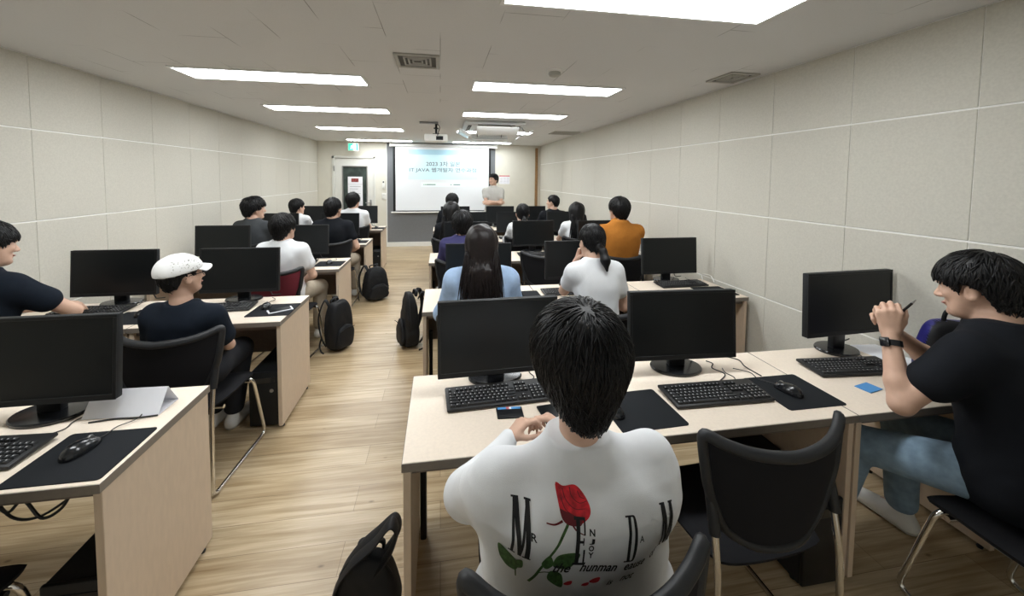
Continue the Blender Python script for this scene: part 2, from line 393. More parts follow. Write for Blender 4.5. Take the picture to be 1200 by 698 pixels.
# wall fittings by the door
t = thing('remote_mount', 'white wall holder with remote control above the light switch', 'remote holder', (-1.318, YB, 1.468))
bm = bmesh.new(); box(bm, (-0.028, -0.03, -0.09), (0.028, -0.0005, 0.03), bev=0.006); obj('holder', bm, 'white_paint', t)
bm = bmesh.new(); box(bm, (-0.021, -0.026, -0.06), (0.021, -0.008, 0.095), bev=0.006); obj('remote', bm, 'white_paint', t)
bm = bmesh.new(); box(bm, (-0.014, -0.0275, -0.075), (0.014, -0.0255, -0.05)); box(bm, (-0.015, -0.0275, 0.05), (0.015, -0.0255, 0.085)); obj('display', bm, 'black_plastic', t)
t = thing('light_switch', 'white double light switch plate beside the grey board', 'light switch', (-1.311, YB, 1.20))
bm = bmesh.new(); box(bm, (-0.048, -0.012, -0.075), (0.048, -0.0005, 0.075), bev=0.004); obj('plate', bm, 'white_paint', t)
for k in (-1, 1):
    bm = bmesh.new(); box(bm, (-0.030, -0.017, k*0.033-0.028), (0.030, -0.0115, k*0.033+0.028), bev=0.003); obj('rocker', bm, 'door_paint', t)
bm = bmesh.new(); box(bm, (1.435, YB-0.004, 1.505), (1.695, YB-0.0005, 1.715), mi=0); box(bm, (1.435, YB-0.0055, 1.69), (1.695, YB-0.0035, 1.715), mi=1)
for k in range(5):
    for q in range(3): box(bm, (1.455+q*0.08, YB-0.005, 1.655-0.03*k), (1.515+q*0.08, YB-0.0035, 1.660-0.03*k), mi=2)
tag(obj('notice_sheet', bm, ['paper', 'pink', 'poster_text']), 'small notice sheet with a red header on the wall behind the instructor', 'notice')  # a plain paper notice sheet lying flat on the wall

# exit sign
t = thing('exit_sign', 'green and white running-man exit sign above the door', 'exit sign', (-1.94, YB-0.22, ZC))
bm = bmesh.new(); box(bm, (-0.115, -0.02, -0.225), (0.115, 0.02, -0.05), bev=0.005); obj('case', bm, 'white_paint', t)
bm = bmesh.new(); box(bm, (-0.02, -0.012, -0.052), (0.02, 0.012, 0)); obj('bracket', bm, 'grey_metal', t)
bm = bmesh.new(); box(bm, (-0.102, -0.024, -0.212), (0.102, -0.019, -0.062), mi=0)
box(bm, (0.005, -0.0255, -0.205), (0.062, -0.0235, -0.070), mi=1)
def stroke(bm, p, q, r, y, mi): 
    d = (Vector(q)-Vector(p)); n = Vector((-d.y, d.x)).normalized()*r
    prism(bm, [(p[0]+n.x, p[1]+n.y), (q[0]+n.x, q[1]+n.y), (q[0]-n.x, q[1]-n.y), (p[0]-n.x, p[1]-n.y)], y, y-0.002, 'xz', mi)
for p, q in (((0.0, -0.10), (-0.005, -0.145)), ((-0.005, -0.145), (0.025, -0.165)), ((0.025, -0.165), (0.02, -0.195)), ((-0.005, -0.145), (-0.03, -0.17)), ((-0.03, -0.17), (-0.06, -0.172)), ((0.0, -0.105), (0.03, -0.125)), ((0.0, -0.105), (-0.035, -0.115)), ((-0.035, -0.115), (-0.045, -0.14))):
    stroke(bm, p, q, 0.0065, -0.0235, 1)
lathe(bm, [(0.001, 0.024), (0.0115, 0.024), (0.0115, 0.0262), (0.001, 0.0262)], 14, 1, Matrix.Translation((0.006, 0, -0.085)) @ Matrix.Rotation(PI/2, 4, 'X'))
obj('sign_face', bm, ['green_sign', 'white_sign'], t)

# ------------------------------------------------------------------ projection screen
SY = YB-0.13
t = thing('projection_screen', 'pull-down projection screen showing a pale blue lecture title slide', 'projection screen', (0.06, SY, 0.86))
bm = bmesh.new(); box(bm, (-1.19, -0.045, 1.50), (1.22, 0.045, 1.575), bev=0.012); obj('roller_case', bm, 'ac_white', t)
bm = bmesh.new(); box(bm, (1.20, -0.048, 1.495), (1.30, 0.048, 1.58), bev=0.008); box(bm, (-1.22, -0.048, 1.495), (-1.185, 0.048, 1.58), bev=0.008); obj('end_cap', bm, 'white_paint', t)
bm = bmesh.new(); box(bm, (-1.145, -0.002, 0.0), (-1.09, 0.002, 1.51)); box(bm, (1.095, -0.002, 0.0), (1.145, 0.002, 1.51)); box(bm, (-1.145, -0.002, -0.025), (1.145, 0.002, 0.012)); obj('black_border', bm, 'black_plastic', t)
bm = bmesh.new(); box(bm, (-1.09, -0.003, 0.012), (1.095, 0.001, 1.51)); cl = obj('screen_cloth', bm, 'screen_white_glow', t)
bm = bmesh.new(); tube(bm, [(-1.19, 0, -0.03), (1.19, 0, -0.03)], 0.016, 12); obj('bottom_bar', bm, 'white_paint', t)
bm = bmesh.new(); tube(bm, [(0.0, -0.01, -0.04), (0.0, -0.01, -0.44)], 0.003, 6); lathe(bm, [(0.002, -0.47), (0.012, -0.46), (0.012, -0.44), (0.004, -0.43)], 10); obj('pull_cord', bm, 'white_paint', t)
bm = bmesh.new(); x0, x1 = -0.805, 0.825
box(bm, (x0, -0.0045, 0.742), (x1, -0.0028, 1.325), mi=0); box(bm, (x0, -0.0045, 1.325), (x1, -0.0028, 1.443), mi=1)
box(bm, (-0.505, -0.0045, 0.572), (0.54, -0.0028, 0.672), mi=2)
fit_text(bm, '2023 3차 일본', 0.01, 1.113, 0.80, 0.115, -0.0052, 3, bold=0.012)
fit_text(bm, 'IT JAVA 웹개발자 연수과정', 0.01, 0.962, 1.57, 0.118, -0.0052, 3, bold=0.012)
for a, b in ((-0.45, -0.43), (-0.42, -0.40), (-0.39, -0.17), (0.18, 0.205), (0.25, 0.41)): box(bm, (a, -0.0052, 0.612), (b, -0.0044, 0.634), mi=3)
obj('slide', bm, ['slide', 'slide_glow_bar', 'slide_glow_strip', 'slide_text'], cl)  # thin glowing sheet on the cloth in place of the projector's beam

# ------------------------------------------------------------------ ceiling fittings
def ceiling_light(x0, x1, y0, y1, label):
    t = thing('ceiling_light', label, 'ceiling light', ((x0+x1)/2, (y0+y1)/2, ZC), 0, 'flat ceiling light panels')
    a, b = (x1-x0)/2, (y1-y0)/2
    bm = bmesh.new()
    for lo, hi in (((-a-.02, -b-.02, -.012), (a+.02, -b, 0)), ((-a-.02, b, -.012), (a+.02, b+.02, 0)), ((-a-.02, -b, -.012), (-a, b, 0)), ((a, -b, -.012), (a+.02, b, 0))): box(bm, lo, hi)
    obj('frame', bm, 'light_frame', t)
    bm = bmesh.new(); box(bm, (-a, -b, -.008), (a, b, -.003)); obj('diffuser', bm, 'light', t)
ROWS = [(1.44, 'over the front desks'), (3.18, ''), (4.65, ''), (6.46, ''), (8.45, '')]
LN = ['big bright ceiling light panel over the desk of the person in the rose-printed shirt', 'ceiling light panel beside the smoke detector', 'ceiling light panel between the smoke detector and the air conditioner', 'ceiling light panel partly hidden behind the air conditioner', 'last ceiling light panel, above the projection screen and instructor']
LL = ['ceiling light panel over the desk with the folded white paper', 'long ceiling light panel level with the square vent, along the door side', 'second visible ceiling light panel from the picture-taker on the door side', 'ceiling light panel second from the front wall, on the exit-sign side', 'last ceiling light panel, nearest to the exit sign']
for i, (y, _) in enumerate(ROWS):
    d = 0.30 if i != 3 else 0.32
    ceiling_light(0.29, 1.60, y, y+d, LN[i] or 'ceiling light panel behind the camera on the right-hand side')
    ceiling_light(-1.98, -0.63, y, y+d, LL[i] or 'ceiling light panel behind the camera on the left-hand side')

def vent(x0, x1, y0, y1, label, dark=False, rings=True):
    t = thing('ceiling_vent', label, 'vent', ((x0+x1)/2, (y0+y1)/2, ZC)); a, b = (x1-x0)/2, (y1-y0)/2
    bm = bmesh.new()
    for lo, hi in (((-a, -b, -.014), (a, -b+.025, 0)), ((-a, b-.025, -.014), (a, b, 0)), ((-a, -b+.025, -.014), (-a+.025, b-.025, 0)), ((a-.025, -b+.025, -.014), (a, b-.025, 0))): box(bm, lo, hi, bev=.003, seg=1)
    obj('frame', bm, 'vent_grey', t)
    bm = bmesh.new(); box(bm, (-a+.025, -b+.025, -.004), (a-.025, b-.025, -.001)); obj('backing', bm, 'vent_dark', t)
    bm = bmesh.new()
    if rings:
        for q in (0.72, 0.5, 0.28):
            aa, bb = (a-.02)*q, (b-.02)*q
            for lo, hi in (((-aa, -bb, -.012), (aa, -bb+.012, -.003)), ((-aa, bb-.012, -.012), (aa, bb, -.003)), ((-aa, -bb, -.012), (-aa+.012, bb, -.003)), ((aa-.012, -bb, -.012), (aa, bb, -.003))): box(bm, lo, hi, bev=.003, seg=1)
    else:
        n = 7
        for k in range(n): y = -b+.03+(2*b-.06)*(k+.5)/n; box(bm, (-a+.025, y-.006, -.012), (a-.025, y+.006, -.003))
    obj('grille', bm, 'vent_grey', t)
vent(-0.305, -0.005, 2.56, 2.86, 'square ceiling vent between the two rows of lights')
vent(2.15, 2.40, 2.55, 2.83, 'ceiling vent above the acoustic wall near the empty wall-side seat')
vent(1.93, 2.40, 6.25, 6.62, 'slotted dark ceiling vent at the far end along the acoustic wall', rings=False)
t = thing('smoke_detector', 'round white smoke detector on the ceiling', 'smoke detector', (0.845, 2.76, ZC))
bm = bmesh.new(); lathe(bm, [(0.055, 0), (0.055, -0.012), (0.05, -0.018)], 28); obj('base', bm, 'white_paint', t)
bm = bmesh.new(); lathe(bm, [(0.045, -0.017), (0.046, -0.03), (0.038, -0.044), (0.02, -0.05), (0.001, -0.05)], 28); obj('sensor_head', bm, 'vent_grey', t)

# cassette air conditioner with hanging draught deflectors
t = thing('ceiling_air_conditioner', 'square white cassette air conditioner with plastic draught deflectors', 'air conditioner', (0.80, 5.75, ZC))
bm = bmesh.new(); box(bm, (-0.46, -0.42, -0.05), (0.42, 0.42, 0), bev=0.015); obj('panel', bm, 'ac_white', t)
bm = bmesh.new(); box(bm, (-0.25, -0.25, -0.058), (0.25, 0.25, -0.049), bev=0.004)
for k in range(11): box(bm, (-0.23, -0.23+0.042*k, -0.062), (0.23, -0.215+0.042*k, -0.057))
obj('intake_grille', bm, 'vent_grey', t)
for lo, hi in (((-0.27, -0.375, -0.056), (0.27, -0.325, -0.048)), ((-0.27, 0.325, -0.056), (0.27, 0.375, -0.048)), ((-0.40, -0.27, -0.056), (-0.35, 0.27, -0.048)), ((0.325, -0.27, -0.056), (0.375, 0.27, -0.048))):
    bm = bmesh.new(); box(bm, lo, hi); obj('air_slot', bm, 'ac_dark', t)
for rz, r in ((0, 0.40), (PI/2, 0.40), (PI, 0.40), (-PI/2, 0.43)):
    T = Matrix.Rotation(rz, 4, 'Z')
    bm = bmesh.new()
    T2 = T @ Matrix.Translation((0, r+0.05, -0.14)) @ Matrix.Rotation(math.radians(28), 4, 'X')
    box(bm, (-0.30, -0.09, -0.005), (0.30, 0.09, 0.005), bev=0.004, T=T2)
    d = obj('deflector', bm, 'clear_white', t)
    bm = bmesh.new()
    for sx in (-0.2, 0.2): tube(bm, [T @ Vector((sx, r-0.03, -0.05)), T @ Vector((sx, r+0.0, -0.09)), T @ Vector((sx, r+0.05, -0.135))], 0.008, 8)
    obj('bracket', bm, 'grey_metal', d)
# projector
t = thing('ceiling_projector', 'white ceiling-mounted projector on a black pole', 'projector', (-0.06, 5.62, ZC))
bm = bmesh.new(); box(bm, (-0.24, -0.025, -0.03), (0.03, 0.025, 0), bev=0.004); obj('ceiling_plate', bm, 'grey_metal', t)
bm = bmesh.new(); tube(bm, [(0.0, 0, -0.02), (0.0, 0, -0.17)], 0.017, 12); box(bm, (-0.035, -0.035, -0.10), (0.035, 0.035, -0.085)); box(bm, (-0.05, -0.05, -0.185), (0.05, 0.05, -0.17)); obj('pole', bm, 'black_plastic', t)
bm = bmesh.new(); box(bm, (-0.165, -0.12, -0.29), (0.165, 0.14, -0.185), bev=0.018, seg=3); obj('housing', bm, 'white_paint', t)
bm = bmesh.new(); lathe(bm, [(0.042, 0), (0.045, 0.02), (0.036, 0.024), (0.001, 0.018)], 20, 0, Matrix.Translation((0.06, 0.138, -0.24)) @ Matrix.Rotation(-PI/2, 4, 'X')); obj('lens', bm, 'gloss_black', t)
bm = bmesh.new(); tube(bm, smooth_path([(0.02, -0.11, -0.21), (0.03, -0.16, -0.17), (0.05, -0.09, -0.09), (0.02, -0.02, -0.03)]), 0.006, 8); box(bm, (0.0, -0.1215, -0.27), (0.10, -0.119, -0.215)); obj('cable', bm, 'black_plastic', t)

# ------------------------------------------------------------------ camera and render settings
cam = bpy.data.cameras.new('camera'); co = bpy.data.objects.new('camera', cam); COL.objects.link(co); scene.camera = co
F_PX, PX, PY = 440.0, 585.0, 232.0
cam.sensor_width = 36.0; cam.sensor_fit = 'HORIZONTAL'; cam.lens = 36.0*F_PX/1200
cam.shift_x = (600-PX)/1200; cam.shift_y = -(349-PY)/1200; cam.clip_start = 0.02; cam.clip_end = 60
d = Vector(((516-PX)/F_PX, (208-PY)/F_PX, 1.0)).normalized()   # the room's long axis seen from the camera (x right, y down, z ahead)
u = Vector((0, -1, 0)); u = (u - d*u.dot(d)).normalized(); x = d.cross(u)
if x.x < 0: x = -x
# rows of the world->camera rotation in Blender's axes (x right, y up, z back)
W2C = Matrix(((x.x, d.x, u.x), (-x.y, -d.y, -u.y), (-x.z, -d.z, -u.z)))
co.matrix_world = Matrix.Translation((0, 0, H)) @ W2C.transposed().to_4x4()

w = bpy.data.worlds.new('world'); scene.world = w; w.use_nodes = True
w.node_tree.nodes['Background'].inputs['Color'].default_value = (0.9, 0.95, 1, 1); w.node_tree.nodes['Background'].inputs['Strength'].default_value = 0.05
scene.view_settings.view_transform = 'Standard'; scene.view_settings.look = 'None'; scene.view_settings.gamma = 1.0
scene.view_settings.use_curve_mapping = False; scene.view_settings.exposure = 0.32
scene.cycles.use_denoising = True; scene.cycles.max_bounces = 8; scene.cycles.diffuse_bounces = 5; scene.cycles.sample_clamp_indirect = 8.0
# ------------------------------------------------------------------ desks
ZT, DEP = 0.72, 0.55
def make_desk(w, label):
    t = thing('computer_desk', label, 'desk')
    bm = bmesh.new(); box(bm, (0.0016, 0.003, ZT-0.027), (w-0.0016, DEP-0.003, ZT), bev=0.0015, seg=1); top = obj('tabletop', bm, 'laminate', t)
    bm = bmesh.new()
    for lo, hi in (((0, 0, ZT-0.030), (w, 0.005, ZT-0.0015)), ((0, DEP-0.005, ZT-0.030), (w, DEP, ZT-0.0015)), ((0.0002, 0.005, ZT-0.030), (0.0018, DEP-0.005, ZT-0.0012)), ((w-0.0018, 0.005, ZT-0.030), (w-0.0002, DEP-0.005, ZT-0.0012))): box(bm, lo, hi)
    obj('edge_band', bm, 'band', top)
    for x0 in (0.004, w-0.029):
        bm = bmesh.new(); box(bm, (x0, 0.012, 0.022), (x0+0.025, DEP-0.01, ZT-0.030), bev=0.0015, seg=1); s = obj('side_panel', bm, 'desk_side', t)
        bm = bmesh.new()
        for y in (0.05, DEP-0.06): lathe(bm, [(0.010, 0), (0.0115, 0.008), (0.008, 0.012), (0.008, 0.024)], 12, 0, Matrix.Translation((x0+0.0125, y, 0)))
        obj('leveller', bm, 'black_plastic', s)
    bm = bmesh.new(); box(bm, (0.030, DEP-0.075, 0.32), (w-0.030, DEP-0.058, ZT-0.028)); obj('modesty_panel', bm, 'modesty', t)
    bm = bmesh.new(); box(bm, (0.030, 0.03, ZT-0.060), (w-0.030, 0.055, ZT-0.028), bev=0.002, seg=1); obj('front_rail', bm, 'modesty', t)
    for x0 in (0.034,):
        bm = bmesh.new(); box(bm, (x0, DEP-0.10, 0.0), (x0+0.03, DEP-0.06, 0.40), bev=0.008); obj('rear_post', bm, 'black_plastic', t)
    return t
RY = [1.205, 2.60, 4.11, 5.40, 6.60]; LY = [1.255, 2.55, 3.95, 5.36, 6.83]
# who sits where: the words that single a seat out
SEAT = {
 'RA0': 'the person in the rose-printed white shirt', 'RB0': 'the empty chair beside the rose-printed shirt', 'RC0': 'the person with a black wristwatch',
 'RA1': 'the long-haired person in light blue', 'RB1': 'the person with a ponytail in white', 'RC1': 'the empty wall-side seat, second right row',
 'RA2': 'the person in purple-navy', 'RB2': 'the empty seat left of the orange shirt', 'RC2': 'the person in the orange shirt',
 'RA3': 'the long-haired person in black', 'RB3': 'the person peeking above central monitors', 'RC3': 'the long-haired person in white by the wall',
 'RA4': 'the person right below the projection screen', 'RB4': 'the empty front-row seat before the standing instructor', 'RC4': 'the front-row person in black by the wall',
 'La0': 'the front wall-side seat', 'Lb0': 'the desk with the folded white paper',
 'La1': 'the person cut by the left image edge', 'Lb1': 'the person in the white cap',
 'La2': 'the empty wall-side seat, third left row', 'Lb2': 'the person in white on the red-backed chair',
 'La3': 'the person in charcoal beside the left wall', 'Lb3': 'the person in black tee and beige trousers',
 'La4': 'the front-row person in white by the left wall', 'Lb4': 'the person in white nearest the door'}
DX = {'A': (-0.125, 0.888), 'B': (0.767, 0.878), 'C': (1.648, 0.78)}
DL = {'a': (-2.745, 0.862), 'b': (-1.880, 0.866)}
protos = {}
for k, (x, w) in {**DX, **DL}.items():
    protos[k] = Proto(make_desk(w, 'desk'))
for i in range(5):
    for k in 'ABC': protos[k].place((DX[k][0], RY[i], 0), 0, f'beige computer desk of {SEAT["R"+k+str(i)]}', 'computer desks')
    for k in 'ab':
        protos[k].place((DL[k][0], LY[i], 0), 0, f'beige computer desk of {SEAT["L"+k+str(i)]}', 'computer desks')

# ------------------------------------------------------------------ monitors
def make_monitor(w=0.535, h=0.325, zb=0.075, tilt=4, rbase=(0.125, 0.09), back=0.008):
    t = thing('computer_monitor', 'monitor', 'monitor')
    T = Matrix.Translation((0, -0.055, zb)) @ Matrix.Rotation(math.radians(-tilt), 4, 'X')
    bm = bmesh.new(); box(bm, (-w/2, 0.0, 0), (w/2, 0.030, h), bev=0.005, T=T); box(bm, (-w*0.30, 0.028, h*0.2), (w*0.30, 0.055, h*0.8), bev=0.012, T=T); cs = obj('housing', bm, 'soft_black', t)
    bm = bmesh.new(); e = 0.013
    for lo, hi in (((-w/2, -0.004, 0), (w/2, 0.001, e+0.009)), ((-w/2, -0.004, h-e), (w/2, 0.001, h)), ((-w/2, -0.004, e), (-w/2+e, 0.001, h-e)), ((w/2-e, -0.004, e), (w/2, 0.001, h-e))): box(bm, lo, hi, bev=0.0015, seg=1, T=T)
    obj('bezel', bm, 'black_plastic', t)
    bm = bmesh.new(); box(bm, (-w/2+e, -0.0018, e+0.008), (w/2-e, 0.0005, h-e), T=T); obj('screen', bm, 'screen', t)
    bm = bmesh.new(); box(bm, (-0.042, back-0.014, 0.012), (0.042, back+0.02, zb+0.14), bev=0.008); box(bm, (-0.055, -0.035, zb+0.085), (0.055, back+0.016, zb+0.155), bev=0.008); obj('neck', bm, 'black_plastic', t)
    bm = bmesh.new(); a, b = rbase; lathe(bm, [(0.97, 0), (1.0, 0.004), (1.0, 0.010), (0.96, 0.015), (0.3, 0.019), (0.01, 0.019)], 40, 0, Matrix.Translation((0, back, 0)), a, b); obj('base', bm, 'gloss_black', t)
    bm = bmesh.new(); tube(bm, smooth_path([(0.05, 0.03, zb+0.10), (0.11, 0.07, zb+0.05), (0.15, 0.10, 0.02), (0.17, 0.09, 0.006), (0.22, 0.10, 0.006)], 5), 0.0035, 8); obj('cable', bm, 'cable', t)
    return t
mon = Proto(make_monitor()); mon_wide = Proto(make_monitor(0.57, 0.335, 0.115, 2, (0.11, 0.088))); mon_back = Proto(make_monitor(rbase=(0.125, 0.072), back=0.05))
MON = {'RA0': (0.255, 1.635, 2, 2), 'RB0': (1.150, 1.645, -3, 0), 'RC0': (2.155, 1.70, 3, 1), 'RA1': (0.31, 3.05, 0, 0), 'RB1': (1.145, 3.09, 0, 0), 'RC1': (2.065, 3.15, 0, 0),
       'RA2': (0.31, 4.56, 0, 0), 'RB2': (1.165, 4.64, 0, 0), 'RC2': (2.00, 4.58, 0, 0), 'RA3': (0.45, 5.88, 0, 0), 'RB3': (1.145, 5.87, 0, 0), 'RC3': (1.965, 5.87, 0, 0),
       'RA4': (0.276, 7.05, 0, 0), 'RB4': (1.12, 7.05, 0, 0), 'RC4': (1.74, 7.05, 0, 0),
       'Lb0': (-1.49, 1.655, 0, 0), 'La1': (-2.28, 3.06, 0, 0), 'Lb1': (-1.46, 3.04, 0, 0), 'La2': (-2.30, 4.44, 0, 0), 'Lb2': (-1.495, 4.42, 0, 0),
       'La3': (-2.30, 5.84, 0, 0), 'Lb3': (-1.45, 5.80, 0, 0), 'La4': (-2.31, 7.26, 0, 0), 'Lb4': (-1.42, 7.26, 0, 0)}
for k, (x, y, a, wide) in MON.items():
    (mon_wide if wide == 1 else mon_back if wide == 2 else mon).place((x, y, ZT), math.radians(a), f'black computer monitor in front of {SEAT[k]}', 'computer monitors')

# ------------------------------------------------------------------ keyboards, mice, mouse pads
def make_keyboard(w=0.445, d=0.15):
    t = thing('keyboard', 'keyboard', 'keyboard')
    T = Matrix.Rotation(math.radians(3.5), 4, 'X')
    bm = bmesh.new(); box(bm, (-w/2, -d/2, 0.0065), (w/2, d/2, 0.020), bev=0.005, T=T); obj('case', bm, 'keybase', t)
    bm = bmesh.new(); lg = bm
    def key(x, y, kw, kd):
        z0, z1 = 0.019, 0.0275; i = 0.0018
        v = [bm.verts.new(T @ Vector(c)) for c in ((x, y, z0), (x+kw, y, z0), (x+kw, y+kd, z0), (x, y+kd, z0), (x+i, y+i, z1), (x+kw-i, y+i, z1), (x+kw-i, y+kd-i, z1), (x+i, y+kd-i, z1))]
        for f in ((4, 5, 6, 7), (0, 1, 5, 4), (1, 2, 6, 5), (2, 3, 7, 6), (3, 0, 4, 7)): bm.faces.new([v[q] for q in f])
        q = 0.0045; a, b = x+0.0045, y+kd-0.0095
        lg.faces.new([lg.verts.new(T @ Vector(c)) for c in ((a, b, z1+0.0002), (a+q*0.8, b, z1+0.0002), (a+q*0.8, b+q, z1+0.0002), (a, b+q, z1+0.0002))]).material_index = 1
    u = 0.0186; x0 = -w/2+0.011; y0 = -d/2+0.010
    rows = [([1.25, 1.25, 1.25, 6.25, 1.25, 1.25, 1.25, 1.25]), ([2.25]+[1]*10+[2.75]), ([1.75]+[1]*11+[2.25]), ([1.5]+[1]*12+[1.5]), ([1]*13+[2])]
    for r, ks in enumerate(rows):
        x = x0
        for kw in ks: key(x+0.0008, y0+r*u, kw*u-0.0016, u-0.0016); x += kw*u
    x = x0
    for c in range(13): key(x+0.0008+(0.012 if c > 0 else 0)+0.006*max(0, (c-1)//4), y0+5*u+0.008, u-0.003, u-0.004); x += u
    xn = x0+15*u+0.006
    for r in (3, 4): 
        for c in range(3): key(xn+c*u, y0+r*u, u-0.0016, u-0.0016)
    for c in range(3): key(xn+c*u, y0, u-0.0016, u-0.0016); key(xn+c*u, y0+5*u+0.008, u-0.0016, u-0.004)
    key(xn+u, y0+u, u-0.0016, u-0.0016)
    xp = xn+3*u+0.006
    for r in range(5):
        for c in range(4): key(xp+c*u, y0+r*u, u-0.0016, u-0.0016)
    obj('keys', bm, ['key', 'legend'], t, smooth=False)
    bm = bmesh.new(); tube(bm, smooth_path([(0.17, d/2-0.004, 0.016), (0.18, d/2+0.02, 0.006), (0.195, d/2+0.05, 0.0035), (0.185, d/2+0.09, 0.0035), (0.20, d/2+0.13, 0.0035)], 5), 0.0022, 6); obj('cable', bm, 'cable', t)
    return t
def make_mouse():
    t = thing('computer_mouse', 'mouse', 'mouse')
    bm = bmesh.new(); prof = []
    n, m = 18, 9
    rings = []
    for j in range(m+1):
        f = j/m*PI/2; ring = []
        for k in range(n*2):
            a = PI*k/n; r = math.cos(f); x = 0.031*r*math.copysign(abs(math.cos(a))**0.8, math.cos(a)); y = 0.056*r*math.copysign(abs(math.sin(a))**0.8, math.sin(a))
            x *= 1-0.12*(y > 0)*abs(y)/0.056
            z = 0.036*math.sin(f)*(1-0.25*(y/0.056))
            ring.append(bm.verts.new((x, y, z+0.002)))
        rings.append(ring)
    for a, b in zip(rings[:-1], rings[1:]):
        for k in range(2*n): bm.faces.new((a[k], a[(k+1) % (2*n)], b[(k+1) % (2*n)], b[k]))
    bm.faces.new(rings[0][::-1]); bmesh.ops.remove_doubles(bm, verts=bm.verts[:], dist=1e-5)
    obj('body', bm, 'gloss_black', t, 60)
    bm = bmesh.new(); lathe(bm, [(0.001, -0.004), (0.010, -0.004), (0.011, 0), (0.010, 0.004), (0.001, 0.004)], 16, 0, Matrix.Translation((0, 0.028, 0.026)) @ Matrix.Rotation(PI/2, 4, 'Y')); obj('scroll_wheel', bm, 'grey_metal', t)
    bm = bmesh.new(); tube(bm, smooth_path([(0, 0.052, 0.010), (0, 0.075, 0.006), (-0.01, 0.12, 0.004), (0.015, 0.17, 0.004), (-0.02, 0.23, 0.004)], 5), 0.0021, 6); obj('cable', bm, 'cable', t)
    return t
def make_pad(w=0.275, d=0.245):
    r = 0.012; poly = []
    for cx, cy, a0 in ((w/2-r, d/2-r, 0), (-w/2+r, d/2-r, 90), (-w/2+r, -d/2+r, 180), (w/2-r, -d/2+r, 270)):
        for k in range(6): a = math.radians(a0+18*k); poly.append((cx+r*math.cos(a), cy+r*math.sin(a)))
    bm = bmesh.new(); prism(bm, poly, 0, 0.003, 'xy'); o = obj('mouse_pad', bm, 'pad', None); return tag(o, 'mouse pad', 'mouse pad')
kbd, mouse, pad = Proto(make_keyboard()), Proto(make_mouse()), Proto(make_pad())
KB = {'RA0': (0.245, 1.533, 3), 'RB0': (1.17, 1.41, -1), 'RC0': (2.01, 1.525, -4), 'RB1': (1.04, 2.90, 0), 'RC1': (2.10, 2.985, 2), 'RB2': (1.15, 4.40, 0), 'RC2': (1.93, 4.40, 0), 'RA1': (0.28, 2.86, 0), 'RA2': (0.3, 4.38, 0), 'RB3': (1.12, 5.68, 0),
      'Lb0': (-1.555, 1.44, -3), 'La1': (-2.33, 2.893, 0), 'Lb1': (-1.53, 2.85, 2), 'Lb2': (-1.54, 4.24, 2), 'Lb3': (-1.545, 5.62, 0)}
for k, (x, y, a) in KB.items(): kbd.place((x, y, ZT), math.radians(a), f'black keyboard on the desk of {SEAT[k]}', 'keyboards')
PADS = {'RA0': (0.795, 1.365, 2, 0.68, 1.36, 14), 'RB0': (1.537, 1.392, 0, 1.51, 1.385, 18), 'Lb0': (-1.165, 1.395, 0, -1.192, 1.415, -14), 'La1': (-1.96, 2.74, 0, -1.95, 2.78, 0), 'Lb1': (-1.145, 2.78, 0, -1.215, 2.83, 8),
        'Lb2': (-1.165, 4.20, 0, -1.17, 4.205, -5), 'Lb3': (-1.17, 5.60, 0, -1.165, 5.62, 0), 'Lb4': (-1.15, 7.05, 0, -1.15, 7.05, 0), 'RA1': (0.652, 2.86, 0, 0.62, 2.88, 0), 'RC2': (2.288, 4.36, 0, 2.28, 4.36, 0)}
for k, (x, y, a, mx, my, ma) in PADS.items():
    pad.place((x, y, ZT), math.radians(a), f'black cloth mouse pad on the desk of {SEAT[k]}', 'mouse pads')
    mouse.place((mx, my, ZT+0.003), math.radians(ma), f'black computer mouse on the mouse pad of {SEAT[k]}', 'computer mice')
mouse.place((1.335, 2.88, ZT), math.radians(10), 'black computer mouse beside the keyboard of the white ponytail wearer', 'computer mice')
# the second mouse pad lies on the far wall-side corner of the second row
pad.place((2.265, 2.78, ZT), 0, 'black mouse pad at the wall end of the empty wall-side desk', 'mouse pads')
# loose cables on the desks
def cable(name, pts, r, label, m='cable'):
    bm = bmesh.new(); tube(bm, smooth_path(pts, 7), r, 8); return tag(obj(name, bm, m), label, 'cable')
cable('cable', [(1.345, 1.69, .724), (1.36, 1.66, .724), (1.325, 1.62, .724), (1.345, 1.56, .724), (1.28, 1.51, .724)], .0026, 'thin wavy black cable behind the keyboard beside the rose-printed shirt')
cable('cable', [(1.45, 1.735, .724), (1.52, 1.68, .724), (1.50, 1.61, .724), (1.505, 1.52, .724)], .0026, 'thin black cable running to the mouse pad of the empty front seat')
cable('cable', [(2.34, 3.04, .724), (2.40, 3.10, .726), (2.42, 3.13, .765), (2.44, 3.05, .775), (2.415, 2.97, .739)], .004, 'white looping cable at the wall end of the second right row', 'white_paint')
cable('cable', [(-1.30, 1.578, .724), (-1.22, 1.590, .724), (-1.15, 1.585, .724), (-1.08, 1.592, .724)], .003, 'short black cable lying along the front of the folded white paper')
cable('cable', [(-1.36, 1.33, .655), (-1.33, 1.335, .60), (-1.29, 1.34, .63), (-1.24, 1.335, .57), (-1.18, 1.33, .60), (-1.15, 1.335, .66)], .0045, 'black cable dangling in loops under the desk with the folded paper')
cable('cable', [(-1.40, 1.36, .66), (-1.345, 1.36, .565), (-1.27, 1.36, .555), (-1.18, 1.36, .61), (-1.12, 1.36, .66)], .004, 'longer hanging cable loop under the desk with the folded paper')

